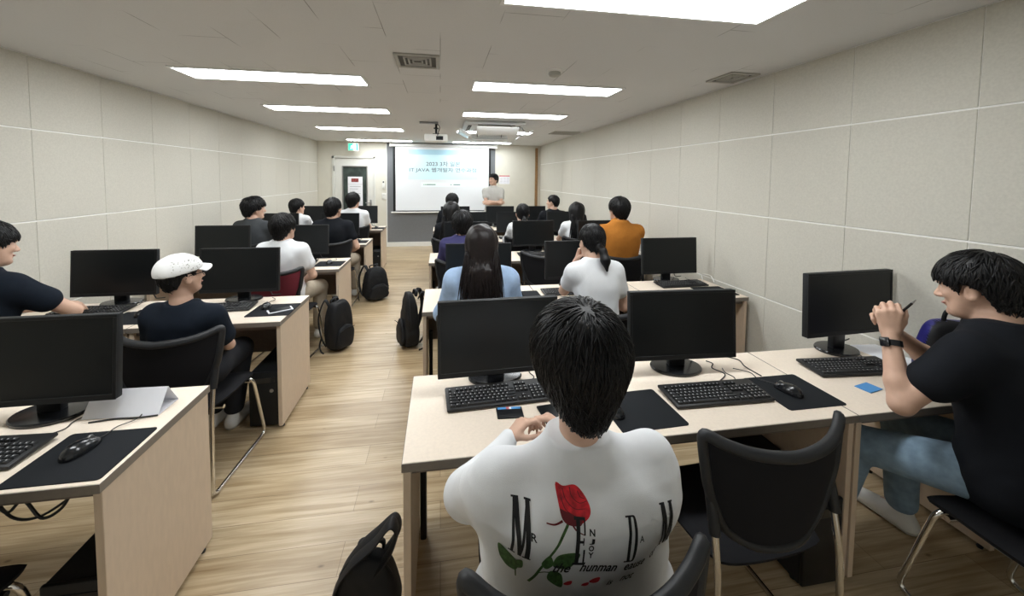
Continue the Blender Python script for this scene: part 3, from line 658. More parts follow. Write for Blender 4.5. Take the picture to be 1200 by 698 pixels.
# ------------------------------------------------------------------ things on the desks
bm = bmesh.new(); z = ZT+0.001
prism(bm, [(0, 0.001), (0.100, 0.001), (0.050, 0.092), (0.049, 0.0945), (-0.0015, 0.0)], 0, 0.255, 'yz')
bm.free(); bm = bmesh.new()
def sheet(p, q, th=0.0012):
    d = Vector((q[0]-p[0], q[1]-p[1])); n = Vector((-d.y, d.x)).normalized()*th
    prism(bm, [p, q, (q[0]+n.x, q[1]+n.y), (p[0]+n.x, p[1]+n.y)], 0, 0.265, 'yz')
sheet((0, 0), (0.055, 0.083)); sheet((0.055, 0.083), (0.108, 0)); sheet((0.108, 0.0015), (0.0, 0.0))
o = obj('paper_tent', bm, 'paper', None, 20); o.location = (-1.345, 1.605, ZT+0.002); o.rotation_euler = (0, 0, math.radians(-2))
tag(o, 'blank white paper folded into a tent on the desk corner', 'paper sign')
bm = bmesh.new(); box(bm, (-0.052, -0.034, 0), (0.052, 0.034, 0.006), bev=0.003); t = thing('card_wallet', 'small black card wallet with blue edge beside the folded hands', 'wallet', (0.272, 1.415, ZT), math.radians(-3)); obj('case', bm, 'black_plastic', t)
bm = bmesh.new(); box(bm, (-0.046, 0.018, 0.0055), (0.046, 0.032, 0.0068), mi=0); box(bm, (-0.012, 0.018, 0.006), (0.0, 0.032, 0.0072), mi=1); box(bm, (0.0, 0.018, 0.006), (0.008, 0.032, 0.0072), mi=2); obj('card', bm, ['blue', 'pink', 'paper'], t)
def phone(loc, rz, label, white=False):
    t = thing('smartphone', label, 'smartphone', loc, rz)
    bm = bmesh.new(); box(bm, (-0.037, -0.076, 0), (0.037, 0.076, 0.008), bev=0.0035); obj('body', bm, 'paper' if white else 'black_plastic', t)
    bm = bmesh.new(); box(bm, (-0.033, -0.066 if white else -0.072, 0.0079), (0.033, 0.066 if white else 0.072, 0.0084)); obj('screen', bm, 'screen', t)
phone((0.43, 1.365, ZT), math.radians(6), 'black smartphone lying behind the head of the rose-printed shirt wearer')
phone((-1.095, 2.755, ZT+0.0035), math.radians(-58), 'white-framed smartphone lying on the mouse pad of the white-cap wearer', True)
bm = bmesh.new()
for k, (dx, a) in enumerate(((0, 3), (0.008, -5))): box(bm, (-0.080, -0.125, 0.0008*k), (0.080, 0.125, 0.0008*k+0.0006), T=Matrix.Translation((dx, 0.02*k, 0)) @ Matrix.Rotation(math.radians(a), 4, 'Z'))
o = obj('paper_sheet', bm, 'paper'); o.location = (2.358, 1.60, ZT); tag(o, 'loose white paper sheets beside the wristwatch wearer', 'paper')
bm = bmesh.new(); box(bm, (-0.045, -0.03, 0), (0.045, 0.03, 0.004), bev=0.001, seg=1); o = obj('blue_card', bm, 'blue'); o.location = (1.905, 1.365, ZT); o.rotation_euler = (0, 0, 0.2); tag(o, 'small bright blue card near the bare forearm', 'card')
t = thing('tumbler', 'small black and white banded tumbler beside the central monitors', 'tumbler', (0.72, 5.60, ZT))
bm = bmesh.new(); lathe(bm, [(0.040, 0), (0.045, 0.005), (0.048, 0.15), (0.046, 0.155)], 24); obj('body', bm, 'black_plastic', t)
bm = bmesh.new(); lathe(bm, [(0.0475, 0.10), (0.049, 0.102), (0.049, 0.135), (0.0475, 0.137)], 24); obj('band', bm, 'white_paint', t)
bm = bmesh.new(); lathe(bm, [(0.047, 0.154), (0.050, 0.158), (0.050, 0.175), (0.02, 0.185), (0.001, 0.185)], 24); obj('lid', bm, 'white_paint', t)

# ------------------------------------------------------------------ PC towers
def make_tower():
    t = thing('computer_tower', 'tower', 'computer tower')
    bm = bmesh.new(); box(bm, (-0.09, -0.2, 0.015), (0.09, 0.2, 0.365), bev=0.006); obj('case', bm, 'soft_black', t)
    bm = bmesh.new(); box(bm, (-0.088, -0.215, 0.017), (0.088, -0.198, 0.373), bev=0.006); f = obj('front_cover', bm, 'black_plastic', t)
    bm = bmesh.new(); box(bm, (-0.075, -0.218, 0.30), (0.075, -0.2145, 0.34), bev=0.002, seg=1); obj('disc_drive', bm, 'gloss_black', f)
    bm = bmesh.new(); lathe(bm, [(0.012, 0), (0.012, 0.003), (0.001, 0.003)], 16, 0, Matrix.Translation((0.05, -0.2145, 0.25)) @ Matrix.Rotation(PI/2, 4, 'X')); obj('power_button', bm, 'grey_metal', f)
    for x, y in ((-0.07, -0.16), (-0.07, 0.16), (0.07, -0.16), (0.07, 0.16)):
        bm = bmesh.new(); lathe(bm, [(0.012, 0), (0.014, 0.016), (0.001, 0.017)], 10, 0, Matrix.Translation((x, y, 0)))
        obj('foot', bm, 'black_plastic', t)
    return t
tower = Proto(make_tower())
for k, (x, y) in {"RB0": (1.522, 1.43), "Lb0": (-1.14, 1.515), "Lb1": (-1.14, 2.80), "Lb4": (-1.14, 7.06), "RB1": (1.522, 2.82), "RA1": (0.642, 2.82), "La1": (-2.01, 2.78)}.items():
    tower.place((x, y, 0), 0, f'black computer tower under the desk of {SEAT[k]}', 'computer towers')

# ------------------------------------------------------------------ chairs
def make_chair(back='mesh_black'):
    t = thing('stacking_chair', 'chair', 'chair')
    # seat: slightly dished cushion with a waterfall front
    nx, ny = 16, 16; bm = bmesh.new(); tops = []; bots = []
    for j in range(ny+1):
        v = -1+2*j/ny; ra, rb = [], []
        for i in range(nx+1):
            u_ = -1+2*i/nx
            wx = 0.225*(1-0.06*(v < 0)*abs(v)**2); e = 1-0.10*abs(v)**6
            x = u_*wx*e; y = v*0.215*(1-0.06*abs(u_)**6); ed = max(abs(u_), abs(v))
            z = 0.448+0.012*u_*u_-0.02*max(0, v-0.5)**2*4+0.006*max(0, -v)
            z -= 0.014*max(0, (ed-0.86)/0.14)**2
            ra.append(bm.verts.new((x, y, z))); rb.append(bm.verts.new((x*0.97, y*0.97, z-0.028+0.012*max(0, (ed-0.86)/0.14)**2)))
        tops.append(ra); bots.append(rb)
    for j in range(ny):
        for i in range(nx):
            bm.faces.new((tops[j][i], tops[j][i+1], tops[j+1][i+1], tops[j+1][i])); bm.faces.new((bots[j][i], bots[j+1][i], bots[j+1][i+1], bots[j][i+1]))
    for j in range(ny):
        bm.faces.new((tops[j][0], tops[j+1][0], bots[j+1][0], bots[j][0])); bm.faces.new((tops[j][nx], bots[j][nx], bots[j+1][nx], tops[j+1][nx]))
    for i in range(nx):
        bm.faces.new((tops[0][i], bots[0][i], bots[0][i+1], tops[0][i+1])); bm.faces.new((tops[ny][i], tops[ny][i+1], bots[ny][i+1], bots[ny][i]))
    obj('seat', bm, 'mesh_black', t, 50)
    # back: curved panel in a moulded rim whose upper corners sweep forward
    def bp(u_, s):   # u -1..1 across, s 0..1 bottom..top
        hw = 0.150+0.085*min(1, s/.55)**.55+0.030*s**2
        z = 0.500+0.340*s-0.018*(1-abs(u_))*s**4+0.035*abs(u_)**4*s+0.035*abs(u_)**3*(1-s)**2
        y = -0.235-0.040*s+0.090*abs(u_)**2.2*(0.40+0.60*s)
        return Vector((u_*hw, y, z))
    bm = bmesh.new(); nu, ns = 20, 10; fr = [[bm.verts.new(bp(-0.97+1.94*i/nu, 0.03+0.94*j/ns)) for i in range(nu+1)] for j in range(ns+1)]
    bk = [[bm.verts.new(bp(-0.97+1.94*i/nu, 0.03+0.94*j/ns)+Vector((0, -0.006, 0))) for i in range(nu+1)] for j in range(ns+1)]
    for j in range(ns):
        for i in range(nu):
            bm.faces.new((fr[j][i], fr[j][i+1], fr[j+1][i+1], fr[j+1][i])); bm.faces.new((bk[j][i], bk[j+1][i], bk[j+1][i+1], bk[j][i+1]))
    obj('backrest', bm, back, t, 60)
    pts = [bp(-1, s) for s in (0.08, 0.3, 0.5, 0.7, 0.88)]+[bp(-0.985, 0.97), bp(-0.93, 1.0)]+[bp(u_, 1.0) for u_ in (-0.8, -0.6, -0.4, -0.2, 0, 0.2, 0.4, 0.6, 0.8)]+[bp(0.93, 1.0), bp(0.985, 0.97)]+[bp(1, s) for s in (0.88, 0.7, 0.5, 0.3, 0.08)]+[bp(u_, 0.0) for u_ in (0.85, 0.6, 0.3, 0, -0.3, -0.6, -0.85)]
    bm = bmesh.new(); tube(bm, smooth_path(pts, 3, True), 0.0145, 10, True, flat=(1.0, 1.25)); obj('back_rim', bm, 'rim', t, 60)
    for s in (-1, 1):
        path = fillet([(s*0.222, -0.195, 0.66), (s*0.228, -0.235, 0.44), (s*0.232, -0.255, 0.011), (s*0.240, 0.250, 0.011), (s*0.225, 0.150, 0.420), (s*0.10, 0.135, 0.418)], 0.05, 6)
        bm = bmesh.new(); tube(bm, path, 0.0105, 12); lg = obj('leg', bm, 'chrome', t, 60)
        bm = bmesh.new(); tube(bm, [(s*0.226, -0.182, 0.70), (s*0.2265, -0.215, 0.56)], 0.0165, 12); obj('sleeve', bm, 'rim', lg, 60)
    bm = bmesh.new(); tube(bm, [(-0.225, -0.13, 0.415), (0.225, -0.13, 0.415)], 0.0105, 10); tube(bm, [(-0.225, 0.12, 0.415), (0.225, 0.12, 0.415)], 0.0105, 10); obj('seat_frame', bm, 'chrome', t, 60)
    return t
chair = Proto(make_chair()); red_chair = Proto(make_chair('mesh_red'))
CH = {'RA0': (0.305, 0.885, 0), 'RB0': (1.055, 1.205, 2), 'RC0': (2.05, 0.90, -6), 'RA1': (0.25, 2.30, 0), 'RB1': (1.05, 2.34, 0), 'RA2': (0.22, 3.78, 0), 'RB2': (1.13, 4.02, -8), 'RC2': (1.90, 3.86, 0),
      'RA3': (0.16, 5.055, 0), 'RB3': (1.12, 5.12, 0), 'RC3': (1.90, 5.045, 0), 'RA4': (0.2, 6.32, 0), 'RC4': (1.88, 6.30, 0),
      'Lb0': (-1.485, 1.13, 0), 'La1': (-2.46, 2.29, 0), 'Lb1': (-1.365, 2.30, -3), 'La3': (-2.28, 5.04, 0), 'Lb3': (-1.35, 5.05, 0), 'La4': (-2.3, 6.5, 0), 'Lb4': (-1.4, 6.50, 0)}
for k, (x, y, a) in CH.items():
    e = k in ('RB0', 'RC1', 'RB2', 'La2')
    lb = {'RB0': 'empty black chair with chrome legs beside the rose-printed white shirt', 'RC1': 'empty black chair tucked in at the wall end of the second right row', 'RB2': 'empty black chair in front of the lit grey monitor, behind the purple-navy top', 'La2': 'empty black chair by the left wall in the third row', 'Lb0': 'empty black chair under the desk with the folded white paper'}.get(k, f'black chair with chrome legs seating {SEAT[k]}')
    chair.place((x, y, 0), math.radians(a), lb, 'stacking chairs')
red_chair.place((-1.40, 3.63, 0), math.radians(-8), 'black-rimmed chair with dark red back seating a person in white', 'stacking chairs')
# ------------------------------------------------------------------ people: distance fields meshed into one smooth skin
class Field:
    def __init__(s, lo, hi, h):
        s.h = h; s.o = np.array(lo, float); s.n = np.maximum(4, np.ceil((np.array(hi)-s.o)/h).astype(int)+1)
        s.F = np.full(tuple(s.n), 0.3, np.float32)
    def region(s, lo, hi):
        a = np.clip(np.floor((np.array(lo)-s.o)/s.h).astype(int), 0, s.n-1); b = np.clip(np.ceil((np.array(hi)-s.o)/s.h).astype(int)+1, 1, s.n)
        if np.any(b <= a): return None
        ax = [(s.o[i]+s.h*np.arange(a[i], b[i])).astype(np.float32) for i in range(3)]
        return tuple(slice(a[i], b[i]) for i in range(3)), ax[0][:, None, None], ax[1][None, :, None], ax[2][None, None, :]
    def apply(s, fn, lo, hi, k=0.0, op='add'):
        r = s.region(lo, hi)
        if r is None: return
        sl, X, Y, Z = r; d = fn(X, Y, Z); f = s.F[sl]
        if op == 'add':
            if k > 0: hh = np.clip(0.5+0.5*(f-d)/k, 0, 1); s.F[sl] = f+(d-f)*hh-k*hh*(1-hh)
            else: s.F[sl] = np.minimum(f, d)
        elif op == 'cut':
            if k > 0: hh = np.clip(0.5-0.5*(f+d)/k, 0, 1); s.F[sl] = f+(-d-f)*hh+k*hh*(1-hh)
            else: s.F[sl] = np.maximum(f, -d)
    def cone(s, a, b, r1, r2, k=0.0, op='add'):
        a = np.array(a, float); b = np.array(b, float); ba = b-a; bb = max(ba.dot(ba), 1e-9); R = max(r1, r2)+2*s.h+max(k, .01)
        def fn(X, Y, Z):
            x, y, z = X-a[0], Y-a[1], Z-a[2]
            t = np.clip((x*ba[0]+y*ba[1]+z*ba[2])/bb, 0, 1)
            return np.sqrt((x-t*ba[0])**2+(y-t*ba[1])**2+(z-t*ba[2])**2)-(r1+(r2-r1)*t)
        s.apply(fn, np.minimum(a, b)-R, np.maximum(a, b)+R, k, op)
    def ell(s, c, r, Rm=None, k=0.0, op='add'):
        c = np.array(c, float); r = np.array(r, float); R = max(r)+2*s.h+max(k, .01)
        A = np.eye(3) if Rm is None else np.array(Rm).T
        def fn(X, Y, Z):
            x, y, z = X-c[0], Y-c[1], Z-c[2]
            p = [(A[i, 0]*x+A[i, 1]*y+A[i, 2]*z) for i in range(3)]
            k0 = np.sqrt((p[0]/r[0])**2+(p[1]/r[1])**2+(p[2]/r[2])**2); k1 = np.sqrt((p[0]/r[0]**2)**2+(p[1]/r[1]**2)**2+(p[2]/r[2]**2)**2)
            return k0*(k0-1)/np.maximum(k1, 1e-6)
        s.apply(fn, c-R, c+R, k, op)
    def mesh(s):
        F = s.F; S = F < 0; nx, ny, nz = F.shape
        def cs(A, d): return A[d[0]:nx-1+d[0], d[1]:ny-1+d[1], d[2]:nz-1+d[2]]
        cor = [(i, j, k) for i in (0, 1) for j in (0, 1) for k in (0, 1)]
        cnt = np.zeros((nx-1, ny-1, nz-1), np.int8)
        for d in cor: cnt += cs(S, d)
        act = (cnt > 0) & (cnt < 8); idx = np.argwhere(act); n = len(idx)
        acc = np.zeros((n, 3)); num = np.zeros(n)
        for a in cor:
            for ax in range(3):
                if a[ax]: continue
                b = list(a); b[ax] = 1
                fa = F[idx[:, 0]+a[0], idx[:, 1]+a[1], idx[:, 2]+a[2]]; fb = F[idx[:, 0]+b[0], idx[:, 1]+b[1], idx[:, 2]+b[2]]
                m = (fa < 0) != (fb < 0); t = fa[m]/(fa[m]-fb[m])
                p = np.tile(np.array(a, float), (m.sum(), 1)); p[:, ax] += t; acc[m] += p; num[m] += 1
        V = s.o+s.h*(idx+acc/num[:, None])
        gid = np.full(act.shape, -1, np.int32); gid[act] = np.arange(n)
        Q = []
        for ax in range(3):
            o1, o2 = (ax+1) % 3, (ax+2) % 3
            A = np.moveaxis(S, (ax, o1, o2), (0, 1, 2)); G = np.moveaxis(gid, (ax, o1, o2), (0, 1, 2))
            e = A[:-1, 1:-1, 1:-1] != A[1:, 1:-1, 1:-1]; ii = np.argwhere(e)
            i, j, k = ii[:, 0], ii[:, 1]+1, ii[:, 2]+1; ins = A[i, j, k]
            q = np.stack([G[i, j, k], G[i, j-1, k], G[i, j-1, k-1], G[i, j, k-1]], 1)
            q[~ins] = q[~ins][:, ::-1]; Q.append(q)
        Q = np.concatenate(Q) if Q else np.zeros((0, 4), int)
        return V, Q[(Q >= 0).all(1)]

def np_mesh(name, V, Q):
    me = bpy.data.meshes.new(name); n = len(V); m = len(Q); w = Q.shape[1]
    me.vertices.add(n); me.vertices.foreach_set('co', np.asarray(V, np.float32).ravel())
    me.loops.add(m*w); me.loops.foreach_set('vertex_index', np.asarray(Q, np.int32).ravel())
    me.polygons.add(m); me.polygons.foreach_set('loop_start', np.arange(0, m*w, w, dtype=np.int32)); me.polygons.foreach_set('loop_total', np.full(m, w, np.int32))
    me.update(calc_edges=True); me.validate(); return me

def wrinkle(seed, freq, X, Y, Z, n=5):
    g = np.random.default_rng(seed); out = 0.0
    for i in range(n):
        k = g.normal(size=3); k /= np.linalg.norm(k); k *= freq*g.uniform(0.6, 1.5)
        out = out+np.sin(k[0]*X+k[1]*Y+k[2]*Z+g.uniform(0, 6.28)+0.9*np.sin(0.6*(k[1]*X+k[2]*Y+k[0]*Z)))
    return out/n

def rotm(rx, ry, rz):
    return np.array((Matrix.Rotation(rz, 3, 'Z') @ Matrix.Rotation(rx, 3, 'X') @ Matrix.Rotation(ry, 3, 'Y')))

def ik(S, W, l1, l2, hint):
    S, W, hint = np.array(S, float), np.array(W, float), np.array(hint, float)
    d = W-S; L = np.linalg.norm(d); mx = (l1+l2)*0.995
    if L > mx: W = S+d*mx/L; d = W-S; L = mx
    u = d/L; a = (l1*l1-l2*l2+L*L)/(2*L); h = math.sqrt(max(l1*l1-a*a, 1e-6))
    p = hint-u*hint.dot(u); p /= np.linalg.norm(p)+1e-9
    return S+u*a+p*h, W

TORSO = np.array([  # height above the seat (m, for a 0.91 m sitting height), half width, half depth, forward offset
 [-0.03, .12, .09, .01], [0.0, .15, .11, .01], [.05, .176, .125, .01], [.12, .175, .122, .0], [.22, .155, .105, -.012], [.32, .155, .105, -.018], [.42, .17, .115, -.016], [.49, .175, .115, -.012], [.54, .155, .100, -.015], [.575, .115, .080, -.018], [.605, .075, .064, -.02], [.635, .057, .058, -.02], [.70, .054, .054, -.012]])

_w = np.linspace(-.08, .75, 500); _k = np.exp(-np.linspace(-2.2, 2.2, 61)**2); _k /= _k.sum()
TS = [np.convolve(np.pad(np.interp(_w, TORSO[:, 0], TORSO[:, i]), 30, 'edge'), _k, 'valid') for i in (1, 2, 3)]

def hand(fl, W, R, s, side, curl=0.6, spread=0.0, thumb=0.5, k=0.004, fist=None):
    """W wrist, R columns: thumb side, finger direction, back of the hand"""
    R = np.array(R, float); W = np.array(W, float)
    P = lambda x, y, z: W+R @ np.array([x, y, z])*s
    base = [(.030, .088, .004), (.010, .094, .006), (-.011, .090, .005), (-.030, .080, .0)]
    ln = [(.042, .025, .021), (.047, .029, .022), (.043, .027, .022), (.034, .021, .019)]
    for i, b in enumerate(base):
        fl.cone(P(b[0]*0.55, .012, 0), P(*b), .0145*s, .0115*s, .010)
    fl.cone(P(.004, .02, -.004), P(.004, .07, -.006), .017*s, .016*s, .012)
    for i, (b, l) in enumerate(zip(base, ln)):
        c = curl[i] if isinstance(curl, (list, tuple)) else curl
        p = np.array(b); ang = 0.0; sp = spread*(1.5-i)*0.12
        rad = [.0098, .0088, .0080, .0066]
        if i == 3: rad = [q*0.87 for q in rad]
        for j in range(3):
            ang += c*(0.95, 1.15, 0.75)[j]
            q = p+l[j]*np.array([math.sin(sp), math.cos(ang)*math.cos(sp), -math.sin(ang)])
            fl.cone(P(*p), P(*q), rad[j]*s, rad[j+1]*s, k if j else 0.006); p = q
    a = np.array([.022, .022, -.004]); d1 = np.array([.70-.35*thumb, .62, -.25-.45*thumb]); d1 /= np.linalg.norm(d1); d2 = np.array([.35-.5*thumb, .85, -.25-.35*thumb]); d2 /= np.linalg.norm(d2)
    b = a+d1*.045; c = b+d1*.012+d2*.022; e = c+d2*.026
    fl.cone(P(*a), P(*b), .016*s, .0115*s, .010); fl.cone(P(*b), P(*c), .0112*s, .0098*s, k); fl.cone(P(*c), P(*e), .0098*s, .0075*s, k)

def hand_frame(fwd, back, side):
    f = np.array(fwd, float); f /= np.linalg.norm(f); b = np.array(back, float); b -= f*b.dot(f); b /= np.linalg.norm(b)
    t = np.cross(f, b); return np.stack([t, f, b], 1)*np.array([1, 1, 1])

def zcut(y, x, st):
    """hairline height in head space by front-back position"""
    return np.interp(y, [-.12, -.07, -.048, -.028, -.006, .012, .026, .038, .058, .085, .12], [st['nape'], st['nape']+.004, -.060, st['side']-.022, st['side'], st['side'], -.012, .006, st['fringe']-.012, st['fringe'], st['fringe']])

HAIR = {
 'short': dict(nape=-.085, side=.014, fringe=.052, vol=(.015, .016, .020), n=520, ln=.055, w=.0040),
 'cropped': dict(nape=-.070, side=.018, fringe=.062, vol=(.007, .009, .012), n=300, ln=.03, w=.0035),
 'bangs': dict(nape=-.088, side=.006, fringe=.036, vol=(.022, .022, .024), n=1000, ln=.065, w=.0040),
 'fluffy': dict(nape=-.112, side=-.020, fringe=.035, vol=(.030, .030, .030), n=4200, ln=.075, w=.0026, lift=.07),
 'wavy': dict(nape=-.080, side=.0, fringe=.040, vol=(.026, .026, .030), n=800, ln=.06, w=.0052, lift=.12),
 'long': dict(nape=-.095, side=-.07, fringe=.045, vol=(.014, .016, .018), n=1900, ln=.34, w=.0034),
 'pony': dict(nape=-.085, side=-.020, fringe=.055, vol=(.008, .010, .012), n=500, ln=.05, w=.0032)}

def taper(z):
    return np.interp(z, [-.10, -.07, -.03, .01, .05], [.15, .25, .55, .85, 1.0])
RAD0 = np.array([.076, .094, .086])
def cap_shape(fl, st, style):
    vol = np.array(st['vol'])
    def fn(X, Y, Z):
        t = (taper(Z) if style != 'long' else np.ones_like(Z)).astype(np.float32)
        rx, ry, rz = .077+vol[0]*t, .095+vol[1]*t, .086+vol[2]
        y = Y+.012; z = np.where(Z-.028 < 0, (Z-.028)*.62, Z-.028)
        k0 = np.sqrt((X/rx)**2+(y/ry)**2+(z/rz)**2); k1 = np.sqrt((X/rx**2)**2+(y/ry**2)**2+(z/rz**2)**2)
        return k0*(k0-1)/np.maximum(k1, 1e-6)
    fl.apply(fn, fl.o, fl.o+fl.n*fl.h)
def strands(st, R, rad, C, n, ln, w, seed, style, floor_y=-.165):
    g = np.random.default_rng(seed); P = []
    while len(P) < n:
        d = g.normal(size=(n*2, 3)); d /= np.linalg.norm(d, axis=1)[:, None]
        q = C+d*rad; ok = q[:, 2] > zcut(q[:, 1], q[:, 0], st)+.012
        if style == 'long': ok &= ~((q[:, 1] > .03) & (q[:, 2] < .03))
        P = q[ok][:n] if not len(P) else np.concatenate([P, q[ok]])[:n]
    p = P.copy(); wh = C+np.array([.012, -.35, .94])*rad*np.array([1, 1, 1.0])
    m = 12 if style == 'long' else 7; step = ln/m*g.uniform(.75, 1.25, n)
    sw = g.normal(size=(n, 3))*0.28; jag = g.uniform(-.004, .020, n); pts = [p-(p-C)*.03]
    lift = g.uniform(0.0, 1.0, n)**2*(st.get('lift', .045) if style != 'long' else .02)
    for j in range(m):
        nrm = (p-C)/rad**2; nrm /= np.linalg.norm(nrm, axis=1)[:, None]
        d = p-wh; d /= np.linalg.norm(d, axis=1)[:, None]+1e-6; d = d+sw+np.array([0, 0, -.25-.9*(style == 'long')])
        d -= nrm*(d*nrm).sum(1)[:, None]; d /= np.linalg.norm(d, axis=1)[:, None]+1e-6
        q = p+d*step[:, None]; 
        rt = RAD0+np.array(st['vol'])*np.stack([taper(q[:, 2])]*2+[np.ones(n)], 1) if style != 'long' else rad
        qd = (q-C)/rt; qd[:, 2] = np.where(qd[:, 2] < 0, qd[:, 2]*.62, qd[:, 2]); e = np.sqrt((qd**2).sum(1)); lev = 1.0+lift*(j+1)/m+.01
        q2 = C+(q-C)*(lev/e)[:, None]
        free = (p[:, 2] < C[2]-.035) & (p[:, 1] < .07)
        tgt = np.stack([np.clip(p[:, 0], -.085, .085), np.full(n, floor_y)+.35*np.abs(p[:, 0]), p[:, 2]], 1)
        if style == 'long':
            fall = p+(np.array([0, 0, -1.0])+sw*.35+np.clip((tgt-p)*3.0, -.45, .45))*step[:, None]
            fall[:, 1] = np.minimum(fall[:, 1], np.where(p[:, 1] < .01, -.10, 9))
            q2 = np.where(free[:, None], fall, q2)
        if style != 'long':
            low = q2[:, 2] < zcut(q2[:, 1], q2[:, 0], st)-jag*np.where(q2[:, 1] > .03, .6, 1.0); q2 = np.where(low[:, None], p+(q2-p)*.12, q2)
        else:
            low = (P[:, 1] > .0) & (np.abs(P[:, 0]) < .066) & (q2[:, 2] < .046-jag*.4); q2 = np.where(low[:, None], p+(q2-p)*.1, q2)
        p = q2; pts.append(p)
    pts = np.stack(pts, 1)   # n, m+1, 3
    T = np.diff(pts, axis=1, append=2*pts[:, -1:]-pts[:, -2:-1]); T /= np.linalg.norm(T, axis=2)[:, :, None]+1e-9
    up = pts-C; up /= np.linalg.norm(up, axis=2)[:, :, None]; B = np.cross(T, up); B /= np.linalg.norm(B, axis=2)[:, :, None]+1e-9; N = np.cross(B, T)
    f = np.linspace(0, 1, m+1); wd = w*np.minimum(1, (1.15-f)*1.6)*(.35+.65*np.minimum(1, f*5)); wd[-1] = w*.06
    wd = wd[None, :, None]*g.uniform(.7, 1.3, n)[:, None, None]
    ring = np.stack([pts+B*wd, pts+N*wd*.55, pts-B*wd, pts-N*wd*.55], 2)  # n, m+1, 4, 3
    V = ring.reshape(-1, 3); base = (np.arange(n)*(m+1)*4)[:, None, None]+(np.arange(m)*4)[None, :, None]+np.arange(4)[None, None, :]
    nx = (np.arange(n)*(m+1)*4)[:, None, None]+(np.arange(m)*4)[None, :, None]+((np.arange(4)+1) % 4)[None, None, :]
    Q = np.stack([base, nx, nx+4, base+4], -1).reshape(-1, 4)
    return V, Q

